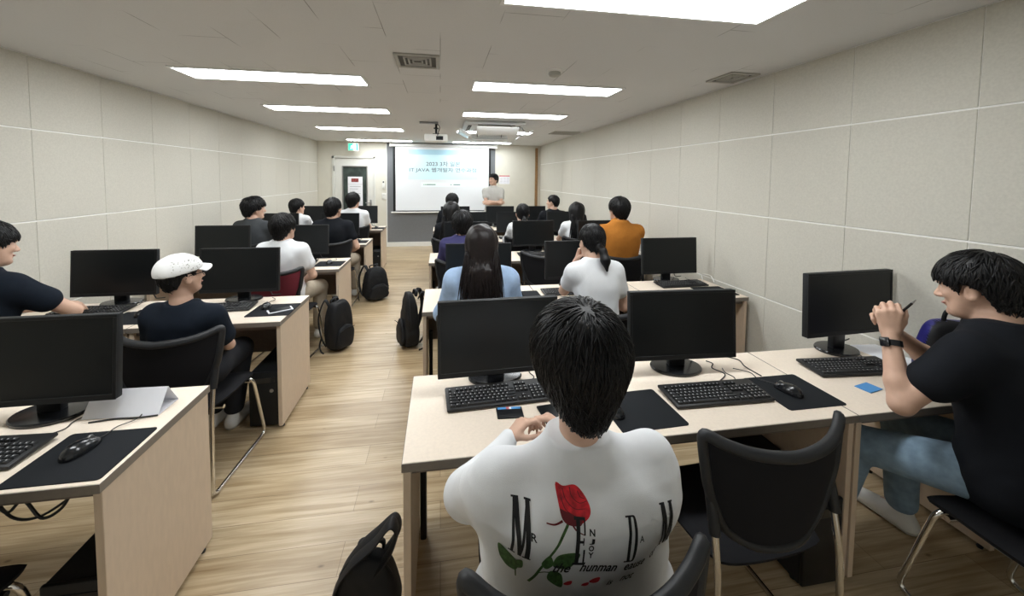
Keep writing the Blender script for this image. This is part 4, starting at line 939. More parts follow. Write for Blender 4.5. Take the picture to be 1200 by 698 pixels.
SKINROOT = {}
def person(label, x, y, rz=0.0, top=1.37, h=.010, shirt='white_cloth', sleeve='short', trousers='dark_trouser_cloth', shoe='shoe_white', hair='short', hair_mat='hair', skin='skin',
           lean=0.0, lean_side=0.0, head_yaw=0.0, head_pitch=0.0, head_dy=0.0, head_roll=0.0, arms=None, curl=0.7, build=1.0, stand=False, hs=1.04, seed=1, legs=None, collar=0.0, loose=.012, fold=.003, seat=.498, hand_pose=None, shoulder_up=0.0, loose_torso=0.0, face=True, hand_h=None, head_up=0.0, hair_over=None, sleeve_frac=.62):
    st = dict(HAIR[hair]); st.update(hair_over or {})
    root = thing('person', label, 'person', (x, y, 0), rz, 'people in the lecture room')
    s = (top-(.462 if not stand else .0)-0.02)/(.89 if not stand else 1.715)
    base = np.array([0, 0, seat if not stand else .84*s])
    ca, sa = math.cos(lean), math.sin(lean); cb, sb = math.cos(lean_side), math.sin(lean_side)
    U = np.array([cb, 0, -sb]); Wd = np.array([sb*ca, sa, cb*ca]); Fw = np.cross(Wd, U)    # right, up the spine, forward
    tp = lambda u_, v, w_: base+(U*u_*build+Fw*v+Wd*w_)*s
    # joints
    Sh = {sd: tp(sd*.170, -.012, .532+shoulder_up) for sd in (-1, 1)}
    neck0 = tp(0, -.02, .60); Hc = tp(0, .012+head_dy, .745)+np.array([0, 0, head_up])
    l1, l2 = .285*s, .25*s
    if not stand:
        hips = {sd: np.array([sd*.092, .03, seat+.075]) for sd in (-1, 1)}
        lg = legs or {}
        knees = {sd: np.array(lg.get(('k', sd), (sd*.135, .44, .515))) for sd in (-1, 1)}
        ank = {sd: np.array(lg.get(('a', sd), (sd*.135, .40, .085))) for sd in (-1, 1)}
    else:
        hips = {sd: np.array([sd*.09, 0, .90*s]) for sd in (-1, 1)}; knees = {sd: np.array([sd*.11, .02, .49*s]) for sd in (-1, 1)}; ank = {sd: np.array([sd*.125, -.01, .085]) for sd in (-1, 1)}
    arms = arms or {}
    El, Wr = {}, {}
    for sd in (-1, 1):
        tgt, hint = arms.get(sd, ((sd*.12, .37, .80), (sd*.62, -.35, -.9)))
        El[sd], Wr[sd] = ik(Sh[sd], tgt, l1, l2, hint)
    HR = np.stack([U, Fw, Wd], 1) @ rotm(head_pitch, head_roll, head_yaw)
    hp = lambda a, b, c: Hc+HR @ np.array([a, b, c])*hs
    # ---- body: one surface
    allp = np.array([base, Hc]+list(Sh.values())+list(El.values())+list(Wr.values())+list(knees.values())+list(ank.values()))
    lo = allp.min(0)-.24; hi = allp.max(0)+.24; lo[2] = -.02; hi[2] = max(hi[2], Hc[2]+.2)
    B = Field(lo, hi, h)
    def torso(fl, off, zmin=-.05, zmax=.7, k=.0, fold_=0.0, ex=2.4):
        t = TORSO
        def fn(X, Y, Z):
            x, y, z = X-base[0], Y-base[1], Z-base[2]
            w_ = (x*Wd[0]+y*Wd[1]+z*Wd[2])/s; u_ = (x*U[0]+y*U[1]+z*U[2])/s/build; v = (x*Fw[0]+y*Fw[1]+z*Fw[2])/s
            rx = (np.interp(w_, _w, TS[0])*(1-(1-1/build)*np.clip((w_-.54)/.06, 0, 1)*.8)).astype(np.float32)+off; off_ = off-max(0, off-.022)*np.clip((w_-.47)/.11, 0, 1); rx = rx-off+off_; ry = (np.interp(w_, _w, TS[1])*(0.6+0.4*min(build, 1.3))).astype(np.float32)+off_
            v = v-np.interp(w_, _w, TS[2]).astype(np.float32)
            kk = (np.abs(u_/rx)**ex+np.abs(v/ry)**ex)**(1/ex)
            d = (kk-1)*np.minimum(rx, ry)*0.9*s
            d = np.maximum(d, np.maximum(zmin-w_, w_-zmax)*s)
            if fold_: d = d+fold_*wrinkle(seed, 26, X, Y, Z*1.6)+fold_*.5*wrinkle(seed+5, 60, X, Y, Z)
            return d
        c = base+Wd*.33*s; fl.apply(fn, c-.62*s, c+.62*s, k)
    torso(B, -.004, zmin=-.01, zmax=.66)
    for sd in (-1, 1):
        B.cone(tp(sd*.045, -.02, .588), Sh[sd], .034*s, .046*s, .03); B.cone(Sh[sd], El[sd], .047*s, .037*s, .03)
        mid = El[sd]+(Wr[sd]-El[sd])*.3
        B.cone(El[sd], mid, .037*s, .038*s, .015); B.cone(mid, Wr[sd], .038*s, .025*s, .015)
        B.cone(hips[sd], knees[sd], .080, .055, .04); B.cone(knees[sd], knees[sd]*.6+ank[sd]*.4, .053, .052, .02); B.cone(knees[sd]*.6+ank[sd]*.4, ank[sd], .052, .034, .02)
        B.cone(ank[sd], ank[sd]+np.array([0, .11, -.045]), .034, .026, .02)
    B.cone(neck0, hp(0, -.018, -.05), .056*s, .052*hs, .025)
    # head
    B.ell(hp(0, -.012, .028), np.array([.076, .094, .086])*hs, HR, .02)
    B.cone(hp(0, .035, -.015), hp(0, .058, -.083), .060*hs, .030*hs, .03)
    for sd in (-1, 1):
        B.cone(hp(sd*.035, .02, -.03), hp(sd*.028, .045, -.075), .040*hs, .030*hs, .02)
        B.ell(hp(sd*.038, .062, -.018), np.array([.024, .020, .022])*hs, HR, .015)
        B.ell(hp(sd*.078, -.006, -.012), np.array([.010, .019, .031])*hs, rotm(0, 0, sd*.35).dot(np.eye(3)) @ HR if False else HR @ rotm(0.15, 0, -sd*.35), .006)
        if h < .008: B.ell(hp(sd*.087, -.002, -.010), np.array([.005, .010, .018])*hs, HR, .003, 'cut')
        B.ell(hp(sd*.031, .091, .008), np.array([.015, .010, .010])*hs, HR, .01, 'cut')
    B.ell(hp(0, .082, .026), np.array([.052, .014, .010])*hs, HR, .012)
    B.cone(hp(0, .086, .010), hp(0, .106, -.024), .009*hs, .0125*hs, .010)
    for sd in (-1, 1): B.ell(hp(sd*.012, .096, -.028), np.array([.009, .010, .008])*hs, HR, .006)
    B.ell(hp(0, .086, -.052), np.array([.023, .012, .006])*hs, HR, .006); B.ell(hp(0, .084, -.061), np.array([.020, .012, .007])*hs, HR, .006)
    B.ell(hp(0, .079, -.088), np.array([.020, .016, .014])*hs, HR, .015)
    # hands
    hs_ = .98*s
    fine = []
    for sd in (-1, 1):
        W = Wr[sd]; f = (W-El[sd]); f /= np.linalg.norm(f)
        hpz = (hand_pose or {}).get(sd)
        if hpz: fwd, back, cl, th = hpz
        else: fwd, back, cl, th = ((f*np.array([1, 1, .25])+np.array([0, .6, -.10])) if W[2] > .7 else f, (sd*.35, -.2, 1), curl if W[2] < .7 else .35, .5)
        R = hand_frame(fwd, back, sd)
        t = np.array([-sd, 0, 0]) if abs(R[:, 0][0]) > .2 else None
        if sd == 1: R = R*np.array([-1, 1, 1])       # thumb on the inner side of each hand
        fine.append((W, R, cl, th, sd))
        hand(B, W, R, hs_, sd, cl, .3, th)
    if not stand:
        yy = (B.o[1]+B.h*np.arange(B.n[1]))[None, :, None]; zz = (B.o[2]+B.h*np.arange(B.n[2]))[None, None, :]
        B.F = np.maximum(B.F, np.where((zz > .3) & (yy < .22), base[2]-.012-zz, -1)).astype(np.float32)
    V, Q = B.mesh(); obj('body', np_mesh('body', V, Q), skin, root, None)
    # ---- shirt
    S = Field(lo, hi, h)
    torso(S, loose+loose_torso, zmin=-.035 if not stand else .02, zmax=.628+collar, fold_=fold)
    if not stand: S.F = np.maximum(S.F, (base[2]-.016-(S.o[2]+S.h*np.arange(S.n[2]))[None, None, :])).astype(np.float32)
    for sd in (-1, 1):
        S.cone(tp(sd*.045, -.02, .583), Sh[sd]+Wd*.002, .034*s+loose*.8, .046*s+loose*.8, .05)
        if sleeve == 'long':
            S.cone(Sh[sd], El[sd], .047*s+loose*.8, .042*s+loose*1.1, .06)
            wr = El[sd]+(Wr[sd]-El[sd])*.97; S.cone(El[sd], wr, .044*s+loose*1.2, .030*s+.006, .02)
        else:
            e = Sh[sd]+(El[sd]-Sh[sd])*sleeve_frac; S.cone(Sh[sd], e-(El[sd]-Sh[sd])*.10, .048*s+loose*.8, .045*s+loose*1.3, .05)
    if collar > 0:
        S.cone(tp(0, -.02, .60), tp(0, -.014, .612+collar), .070*s, .066*s, .02)
    # folds over the whole garment
    X = (S.o[0]+S.h*np.arange(S.n[0]))[:, None, None].astype(np.float32); Y = (S.o[1]+S.h*np.arange(S.n[1]))[None, :, None].astype(np.float32); Z = (S.o[2]+S.h*np.arange(S.n[2]))[None, None, :].astype(np.float32)
    near = S.F < .03
    wr_ = wrinkle(seed+11, 34, X, Y, Z, 4); S.F = np.where(near, S.F+fold*.9*wr_.astype(np.float32), S.F).astype(np.float32)
    V, Q = S.mesh(); sh = obj('shirt', np_mesh('shirt', V, Q), shirt, root, None)
    # ---- trousers, shoes
    T = Field(lo, hi, max(h, .009))
    T.ell(base+np.array([0, .01, .075 if not stand else .06]), (.170*min(build, 1.15), .135, .100), None, .03)
    for sd in (-1, 1):
        T.cone(hips[sd], knees[sd], .097, .071, .05); T.cone(knees[sd], ank[sd]+np.array([0, 0, .05]), .070, .058, .02)
    V, Q = T.mesh()
    obj('trousers', np_mesh('trousers', V, Q), trousers, root, None)
    for sd in (-1, 1):
        a = ank[sd]; K = Field(a-np.array([.08, .11, .1]), a+np.array([.08, .24, .06]), .006)
        K.cone(a+np.array([0, -.03, -.045]), a+np.array([0, .03, -.03]), .040, .044, .02); K.cone(a+np.array([0, .03, -.035]), a+np.array([0, .165, -.052]), .042, .034, .02); K.cone(a+np.array([0, -.01, -.01]), a+np.array([0, -.005, .012]), .038, .040, .02)
        z0 = a[2]-.083
        fl = K.F; zz = (K.o[2]+K.h*np.arange(K.n[2]))[None, None, :]; K.F = np.maximum(fl, (z0-zz)).astype(np.float32)
        V, Q = K.mesh(); so = obj('shoe', np_mesh('shoe', V, Q), shoe, root, None)
        if h < .0075:
            K2 = Field(K.o, K.o+K.h*3, K.h); K2.n = K.n; K2.F = np.maximum(K.F-.0035, (K.o[2]+K.h*np.arange(K.n[2]))[None, None, :]-(z0+.024)).astype(np.float32)
            V, Q = K2.mesh(); V[:, 2] -= .001; obj('sole', np_mesh('sole', V, Q), 'sole', so, None)
            bm = bmesh.new()
            for q in range(4):
                yy = .035+.024*q; zz = -.001-.010*q
                tube(bm, smooth_path([a+np.array([-.026, yy, zz-.010]), a+np.array([0, yy+.004, zz+.004]), a+np.array([.026, yy, zz-.010])], 5), .003, 6)
            obj('laces', bm, 'paper', so, None)
    # ---- hair
    rad = (np.array([.076, .094, .086])+np.array(st['vol']))*hs/hs; C = np.array([0, -.012, .028])
    hl = np.array([.16, .17, .24]); Hf = Field(-hl, hl, max(.0045, h*.75))
    cap_shape(Hf, st, hair)
    gx = (Hf.o[0]+Hf.h*np.arange(Hf.n[0]))[:, None, None]; gy = (Hf.o[1]+Hf.h*np.arange(Hf.n[1]))[None, :, None]; gz = (Hf.o[2]+Hf.h*np.arange(Hf.n[2]))[None, None, :]
    Hf.F = Hf.F+.0035*wrinkle(seed+3, 90, gx, gy, gz).astype(np.float32)
    zc = zcut(gy.ravel(), 0, st)[None, :, None]; zc = zc+.006*np.sin(gx*160+seed)+.004*np.sin(gx*310+gy*90)
    cut = (zc-gz)
    hh = np.clip(0.5-0.5*(Hf.F-cut)/.012, 0, 1); Hf.F = (Hf.F+(cut-Hf.F)*hh+.012*hh*(1-hh)).astype(np.float32)
    if hair == 'long':
        Hf2 = Field((-.17, -.24, -.42), (.17, .14, .17), max(.006, h*.8)); cap_shape(Hf2, st, hair)
        gx = (Hf2.o[0]+Hf2.h*np.arange(Hf2.n[0]))[:, None, None]; gy = (Hf2.o[1]+Hf2.h*np.arange(Hf2.n[1]))[None, :, None]; gz = (Hf2.o[2]+Hf2.h*np.arange(Hf2.n[2]))[None, None, :]
        zc = zcut(gy.ravel(), 0, st)[None, :, None]; Hf2.F = np.maximum(Hf2.F, zc-gz).astype(np.float32)
        Hf2.cone((0, -.045, .02), (0, -.095, -.18), .085, .055, .06); Hf2.cone((-.03, -.115, -.15), (-.03, -.125, -.31), .045, .022, .03); Hf2.cone((.03, -.115, -.15), (.03, -.125, -.31), .045, .022, .03)
        for sd in (-1, 1): Hf2.cone((sd*.07, -.01, .02), (sd*.072, -.045, -.10), .024, .026, .02)
        Hf2.F = (Hf2.F+.006*wrinkle(seed+3, 95, gx, gy, gz*.12)+.003*wrinkle(seed+4, 210, gx, gy, gz*.08)).astype(np.float32); Hf = Hf2
    if hair == 'pony':
        Hf2 = Field((-.15, -.26, -.30), (.15, .14, .17), max(.005, h*.7)); cap_shape(Hf2, st, hair)
        gx = (Hf2.o[0]+Hf2.h*np.arange(Hf2.n[0]))[:, None, None]; gy = (Hf2.o[1]+Hf2.h*np.arange(Hf2.n[1]))[None, :, None]; gz = (Hf2.o[2]+Hf2.h*np.arange(Hf2.n[2]))[None, None, :]
        zc = zcut(gy.ravel(), 0, st)[None, :, None]; Hf2.F = np.maximum(Hf2.F, zc-gz).astype(np.float32)
        Hf2.cone((0, -.105, -.055), (0, -.125, -.075), .020, .020, .02); Hf2.cone((0, -.125, -.075), (.004, -.135, -.14), .026, .030, .01); Hf2.cone((.004, -.135, -.14), (.010, -.130, -.205), .030, .008, .02)
        Hf2.F = (Hf2.F+.0025*wrinkle(seed+3, 110, gx, gy, gz*.3)).astype(np.float32); Hf = Hf2
    V, Q = Hf.mesh()
    if st['n']:
        V2, Q2 = strands(st, HR, rad, C, st['n'], st['ln'], st['w'], seed, hair); Q = np.concatenate([Q, Q2+len(V)]); V = np.concatenate([V, V2])
    V = Hc+(V*hs) @ HR.T
    ho = obj('hair', np_mesh('hair', V, Q), hair_mat, root, None)
    if hair == 'pony':
        bm = bmesh.new(); a, b = hp(0, -.112, -.062), hp(0, -.121, -.070); tube(bm, [a, b], .024, 14); obj('hair_tie', bm, 'black_plastic', ho)
    # ---- eyes and brows
    if face:
        for sd in (-1, 1):
            bm = bmesh.new(); c = hp(sd*.031, .0715, .007); Tm = Matrix.Translation(Vector(c)) @ Matrix(HR.tolist()).to_4x4()
            bmesh.ops.create_uvsphere(bm, u_segments=16, v_segments=10, radius=.0115*hs, matrix=Tm)
            fwd = Vector(HR @ np.array([0, 1, 0]))
            for f in bm.faces:
                if (f.calc_center_median()-Vector(c)).normalized().dot(fwd) > .86: f.material_index = 1
            obj('eye', bm, ['eye_white', 'iris'], root, None)
            bm = bmesh.new(); tube(bm, [hp(sd*.014, .094, .026), hp(sd*.032, .092, .031), hp(sd*.048, .080, .027)], [.003, .0035, .0015], 8); obj('eyebrow', bm, hair_mat, root, None)
        bm = bmesh.new(); tube(bm, smooth_path([hp(-.024, .088, -.055), hp(-.010, .0975, -.0545), hp(0, .0975, -.0555), hp(.010, .0975, -.0545), hp(.024, .088, -.055)], 3), .0035*hs, 8); obj('mouth', bm, 'lip', root, None)
    return dict(root=root, shirt=sh, Hc=Hc, HR=HR, hp=hp, El=El, Wr=Wr, Sh=Sh, tp=tp, hs=hs, s=s, fine=fine, hair=ho)
# ------------------------------------------------------------------ who is in the room
def loc(x, y, rz, p):   # a world point in a person's own space
    c, s_ = math.cos(-rz), math.sin(-rz); dx, dy = p[0]-x, p[1]-y
    return (c*dx-s_*dy, s_*dx+c*dy, p[2])
def A(x, y, rz, l=None, lh=(-.7, -.3, -1), r=None, rh=(.7, -.3, -1)):
    d = {}
    if l: d[-1] = (loc(x, y, rz, l), lh)
    if r: d[1] = (loc(x, y, rz, r), rh)
    return d
R_ = math.radians

# P1: rose-printed shirt, hands together over the desk edge
P1 = person('person seen from behind in a white long-sleeved shirt printed with a red rose', .345, .905, R_(1), top=1.165, h=.0048, shirt='white_cloth', sleeve='long', hair='fluffy', trousers='dark_trouser_cloth', lean=-.03,
            head_pitch=-.10, arms=A(.345, .905, R_(1), (.215, 1.125, .83), (-1.0, -.35, -.75), (.405, 1.14, .83), (1.0, -.4, -.7)), collar=.040, loose=.022, loose_torso=.030, fold=.0055, seed=3, build=1.54, hs=1.13, head_up=.113, head_dy=-.01,
            hand_pose={-1: ((.80, .45, .42), (-.35, .1, .95), [.55, .75, .9, 1.0], .7), 1: ((-.80, .45, .40), (.35, .1, .95), [.55, .75, .9, 1.0], .7)})
# P2: in profile by the wall, elbows on the desk, hands joined round a pen
P2 = person('person in black T-shirt and jeans by the wall, black wristwatch, elbows on desk', 2.10, .98, R_(8), top=1.385, h=.0048, shirt='black_cloth', hair='bangs', trousers='jeans_cloth', lean=.20, head_pitch=-.04, head_yaw=.10, build=1.12, hs=1.06,
            arms=A(2.10, .98, R_(8), (1.79, 1.22, 1.035), (-.45, -.1, -1), (1.88, 1.27, 1.02), (.5, .25, -1)), loose=.022, seed=5, fold=.003,
            hand_pose={-1: ((.10, .12, 1.0), (-.75, -.62, .1), [.85, .95, 1.0, 1.05], .5), 1: ((-.45, .25, 1.0), (.75, .45, .3), [.8, .95, 1.0, 1.05], .8)},
            hair_over=dict(side=.022), legs={('k', -1): (-.26, .38, .515), ('a', -1): (-.30, .44, .085), ('k', 1): (.13, .42, .515), ('a', 1): (.13, .40, .085)})
P3 = person('person in a black T-shirt cut by the left image edge, hands on keyboard', -2.48, 2.33, R_(-6), top=1.40, h=.007, shirt='navy_cloth', hair='bangs', trousers='grey_cloth', lean=.16, head_yaw=-.35, arms=A(-2.48, 2.33, R_(-6), (-2.46, 2.75, .815), (-1, -.2, -.2), (-2.33, 2.74, .815), (1.0, -.25, -.3)), loose=.016, seed=7, build=1.05, skin='skin')
P4 = person('person in a white cap, glasses and black T-shirt on a chrome-legged chair', -1.38, 2.27, R_(-8), top=1.14, h=.007, shirt='navy_cloth', hair='short', trousers='dark_trouser_cloth', lean=-.03, head_yaw=-.45, head_dy=-.02, loose=.020, seed=9, build=1.22, sleeve_frac=.75, head_up=.062, hs=.94,
            arms=A(-1.38, 2.27, R_(-8), (-1.46, 2.46, .64), (-.9, -.5, -.6), (-1.28, 2.44, .64), (1.0, -.6, -.5)), legs={('k', -1): (-.17, .40, .51), ('a', -1): (-.15, .38, .085), ('k', 1): (.02, .40, .51), ('a', 1): (-.02, .38, .085)}, hair_over=dict(vol=(.008, .012, .004), n=120))
person('person in a white T-shirt on the chair with the red back', -1.41, 3.66, R_(-6), top=1.295, shirt='white_cloth', hair='bangs', trousers='beige_cloth', lean=-.02, head_yaw=-.25, head_pitch=.02, loose=.02, seed=11, build=1.04, arms=A(-1.41, 3.66, R_(-6), (-1.48, 3.84, .65), (-1, -.4, -.7), (-1.30, 3.82, .65), (1.0, -.4, -.7)))
person('person in charcoal by the left wall, head turned right', -2.29, 5.02, R_(-8), top=1.37, shirt='charcoal_cloth', hair='wavy', lean=.05, head_yaw=-.75, seed=13, hs=1.12)
person('person in black T-shirt and beige trousers in the fourth left row', -1.34, 5.02, R_(-4), top=1.375, shirt='black_cloth', hair='short', trousers='beige_cloth', lean=-.03, head_yaw=-.25, seed=15, build=1.08, arms=A(-1.34, 5.02, 0, (-1.43, 5.17, .66), (-1, -.5, -.6), (-1.22, 5.15, .65), (1, -.5, -.6)), hs=1.1)
person('person in white by the left wall, in the farthest left row', -2.29, 6.47, R_(-6), top=1.26, shirt='white_cloth', hair='short', lean=.02, head_yaw=-.55, seed=17, hs=1.1)
person('person in a white T-shirt beside the door, farthest left row', -1.42, 6.46, R_(2), top=1.38, shirt='white_cloth', hair='bangs', lean=.02, head_yaw=-.4, seed=19, hs=1.1, build=1.04)
person('long-haired person in a light blue shirt in the second right row', .255, 2.27, R_(-3), top=1.345, h=.007, shirt='blue_cloth', sleeve='long', hair='long', hair_mat='hair_brown', lean=.14, head_pitch=-.05, seed=21, build=.98, loose=.022, fold=.005, hs=1.06, head_yaw=-.05)
person('person with a black ponytail in a white T-shirt, chin on hand', 1.06, 2.36, R_(2), top=1.345, h=.007, shirt='white_cloth', hair='pony', lean=.17, head_pitch=-.12, seed=23, build=.88, loose=.015, head_yaw=.10, fold=.003, hs=1.02,
       arms=A(1.06, 2.36, R_(2), (.985, 2.60, 1.05), (-.35, .15, -1), (1.16, 2.66, .775), (.5, -.3, -.9)), hand_pose={-1: ((.35, .0, 1), (-.6, .5, .3), .9, .6)})
person('person in a dark purple top behind a monitor in the third right row', .215, 3.74, R_(-4), top=1.295, shirt='purple_cloth', sleeve='long', hair='bangs', lean=.10, seed=25, build=1.02, head_pitch=-.08, hs=1.1)
person('broad-shouldered person in an orange shirt by the right wall', 1.925, 3.84, R_(2), top=1.455, shirt='orange_cloth', sleeve='long', hair='bangs', lean=-.02, seed=27, build=1.14, loose=.018, head_yaw=.15, hs=1.10, collar=.02)
person('long-haired person dressed in black in the fourth right row', .15, 5.04, R_(3), top=1.30, shirt='black_cloth', sleeve='long', hair='long', lean=.04, seed=29, hs=1.14, head_yaw=-.1)
person('dark-haired person in pale top peeking above the central monitors', 1.13, 5.04, 0, top=1.28, shirt='white_cloth', sleeve='long', hair='pony', lean=.05, seed=31, hs=1.1)
person('long-haired person in a white T-shirt by the right wall', 1.90, 5.04, R_(-4), top=1.29, shirt='white_cloth', hair='long', lean=.05, seed=33, hs=1.1, head_yaw=.15)
person('dark-haired person right below the projection screen, front right row', .195, 6.28, 0, top=1.375, shirt='black_cloth', hair='bangs', lean=.05, seed=35, hs=1.1)
person('short-haired person in black with glasses in front row by the right wall', 1.93, 6.27, R_(2), top=1.365, shirt='black_cloth', hair='cropped', lean=.0, seed=37, hs=1.06, head_yaw=.85, build=1.05)
P19 = person('instructor standing with folded arms in a stone-coloured polo shirt', 1.12, 7.95, R_(172), top=1.735, h=.0075, shirt='stone_cloth', hair='short', trousers='dark_trouser_cloth', stand=True, head_up=.028, head_yaw=-.75, seed=39, hs=1.03, loose=.016, hair_over=dict(nape=-.06, side=-.01, fringe=.055),
             arms={-1: ((.075, .205, 1.115), (-1.0, .1, -.55)), 1: ((-.085, .235, 1.150), (1.0, .1, -.55))}, hand_pose={-1: ((1.0, -.12, .15), (.1, 1, .2), .35, .3), 1: ((-1.0, -.12, -.1), (-.1, 1, .2), .35, .3)}, collar=.012)

# P4: cap and glasses
hp, HR, Hc, hs = P4['hp'], P4['HR'], P4['Hc'], P4['hs']
K = Field((-.13, -.15, -.06), (.13, .14, .17), .005)
K.ell((0, -.014, .035), (.099, .117, .094), None); 
K.F = np.maximum(K.F, (.018+.10*0-((K.o[2]+K.h*np.arange(K.n[2]))[None, None, :])+.14*((K.o[1]+K.h*np.arange(K.n[1]))[None, :, None])+.012)).astype(np.float32)
K.ell((0, -.016, .030), (.090, .108, .080), None, op='cut')
K.F = (K.F+.0016*wrinkle(4, 80, (K.o[0]+K.h*np.arange(K.n[0]))[:, None, None], (K.o[1]+K.h*np.arange(K.n[1]))[None, :, None], (K.o[2]+K.h*np.arange(K.n[2]))[None, None, :])).astype(np.float32)
V, Q = K.mesh(); cap = obj('cap', np_mesh('cap', Hc+(V*hs) @ HR.T, Q), 'cap_cloth', P4['root'], None); cap['label'] = 'white cotton cap with stitched eyelets'
bm = bmesh.new(); n = 20; top_, bot = [], []
for j in range(6):
    r0 = .092+.062*j/5
    ra, rb = [], []
    for i in range(n+1):
        a = R_(-58+116*i/n); e = math.cos(a)**.6
        x = math.sin(a)*(.094+.010*j/5); y = .0+.098*math.cos(a)+.064*(j/5)*e-.012; z = .052-.020*(j/5)-.020*abs(math.sin(a))**2+.10*(y-.09)*0
        ra.append(bm.verts.new(hp(x, y, z+.004))); rb.append(bm.verts.new(hp(x, y, z-.001)))
    top_.append(ra); bot.append(rb)
for j in range(5):
    for i in range(n):
        bm.faces.new((top_[j][i], top_[j][i+1], top_[j+1][i+1], top_[j+1][i])); bm.faces.new((bot[j][i], bot[j+1][i], bot[j+1][i+1], bot[j][i+1]))
for i in range(n): bm.faces.new((top_[5][i], top_[5][i+1], bot[5][i+1], bot[5][i])); bm.faces.new((top_[0][i], bot[0][i], bot[0][i+1], top_[0][i+1]))
for j in range(5): bm.faces.new((top_[j][0], top_[j+1][0], bot[j+1][0], bot[j][0])); bm.faces.new((top_[j][n], bot[j][n], bot[j+1][n], top_[j+1][n]))
obj('brim', bm, 'cap_cloth', cap, 50)
bm = bmesh.new(); g = random.Random(2)
for k in range(46):
    a, b = g.uniform(-.75, .75), g.uniform(.15, 1.0)
    d = np.array([math.sin(PI/2+a*.9)*math.cos(b*.75), math.cos(PI/2+a*.9)*math.cos(b*.75), math.sin(b*.75)]); c = np.array([0, -.014, .035])+d*np.array([.0995, .1175, .0945])
    bmesh.ops.create_icosphere(bm, subdivisions=1, radius=.0016+.0012*g.random(), matrix=Matrix.Translation(Vector(hp(*c))))
obj('eyelets', bm, 'vent_grey', cap)
def glasses(P):
    hp = P['hp']; bm = bmesh.new()
    for sd in (-1, 1):
        tube(bm, [hp(sd*.034+.021*math.cos(t)*1.08, .103-.012*abs(sd*.034+.021*math.cos(t))/.06, .005+.018*math.sin(t)) for t in np.linspace(0, 2*PI, 20, endpoint=False)], .0018, 6, True)
        tube(bm, [hp(sd*.057, .092, .012), hp(sd*.080, .070, .012), hp(sd*.083, .0, .008), hp(sd*.082, -.02, -.008)], .0018, 6)
    tube(bm, [hp(-.013, .102, .010), hp(0, .106, .012), hp(.013, .102, .010)], .0018, 6)
    obj('glasses', bm, 'black_plastic', P['root'], None)
glasses(P4)

# P2: watch and pen
W, E = np.array(P2['Wr'][-1]), np.array(P2['El'][-1]); ax = (W-E)/np.linalg.norm(W-E); c = W-ax*.035
Rm = Vector(ax).to_track_quat('Z', 'Y').to_matrix().to_4x4(); Tm = Matrix.Translation(Vector(c)) @ Rm
bm = bmesh.new(); lathe(bm, [(.0305, -.011), (.0335, -.011), (.0335, .011), (.0305, .011), (.0305, -.011)], 28, 0, Tm); watch = obj('wristwatch', bm, 'soft_black', P2['root'], 50)
wd = Vector((-1.0, .0, 0)); wd = (wd-Vector(ax)*wd.dot(Vector(ax))).normalized(); yv = Vector(ax); xv = yv.cross(wd)
Tw = Matrix((( xv.x, yv.x, wd.x, c[0]+wd.x*.035), (xv.y, yv.y, wd.y, c[1]+wd.y*.035), (xv.z, yv.z, wd.z, c[2]+wd.z*.035), (0, 0, 0, 1)))
bm = bmesh.new(); box(bm, (-.016, -.018, -.004), (.016, .018, .005), bev=.004, T=Tw); obj('watch_case', bm, 'gloss_black', watch)

t = thing('pen', 'dark pen held between the joined hands by the wall', 'pen', (0, 0, 0))
m_ = P2['root'].matrix_basis.copy() if False else Matrix.Translation(P2['root'].location) @ Matrix.Rotation(P2['root'].rotation_euler.z, 4, 'Z')
pw = m_ @ Vector(P2['fine'][0][0]+P2['fine'][0][1] @ np.array([.0, .095, -.03])); t.location = pw+Vector((.045, -.025, .0))
dv = Vector((.80, .10, .42)).normalized()
bm = bmesh.new(); tube(bm, [-dv*.05, dv*.055], .0048, 10); obj('barrel', bm, 'gloss_black', t)
bm = bmesh.new(); tube(bm, [dv*.055, dv*.085], [.0048, .0010], 10); obj('tip', bm, 'grey_metal', t)
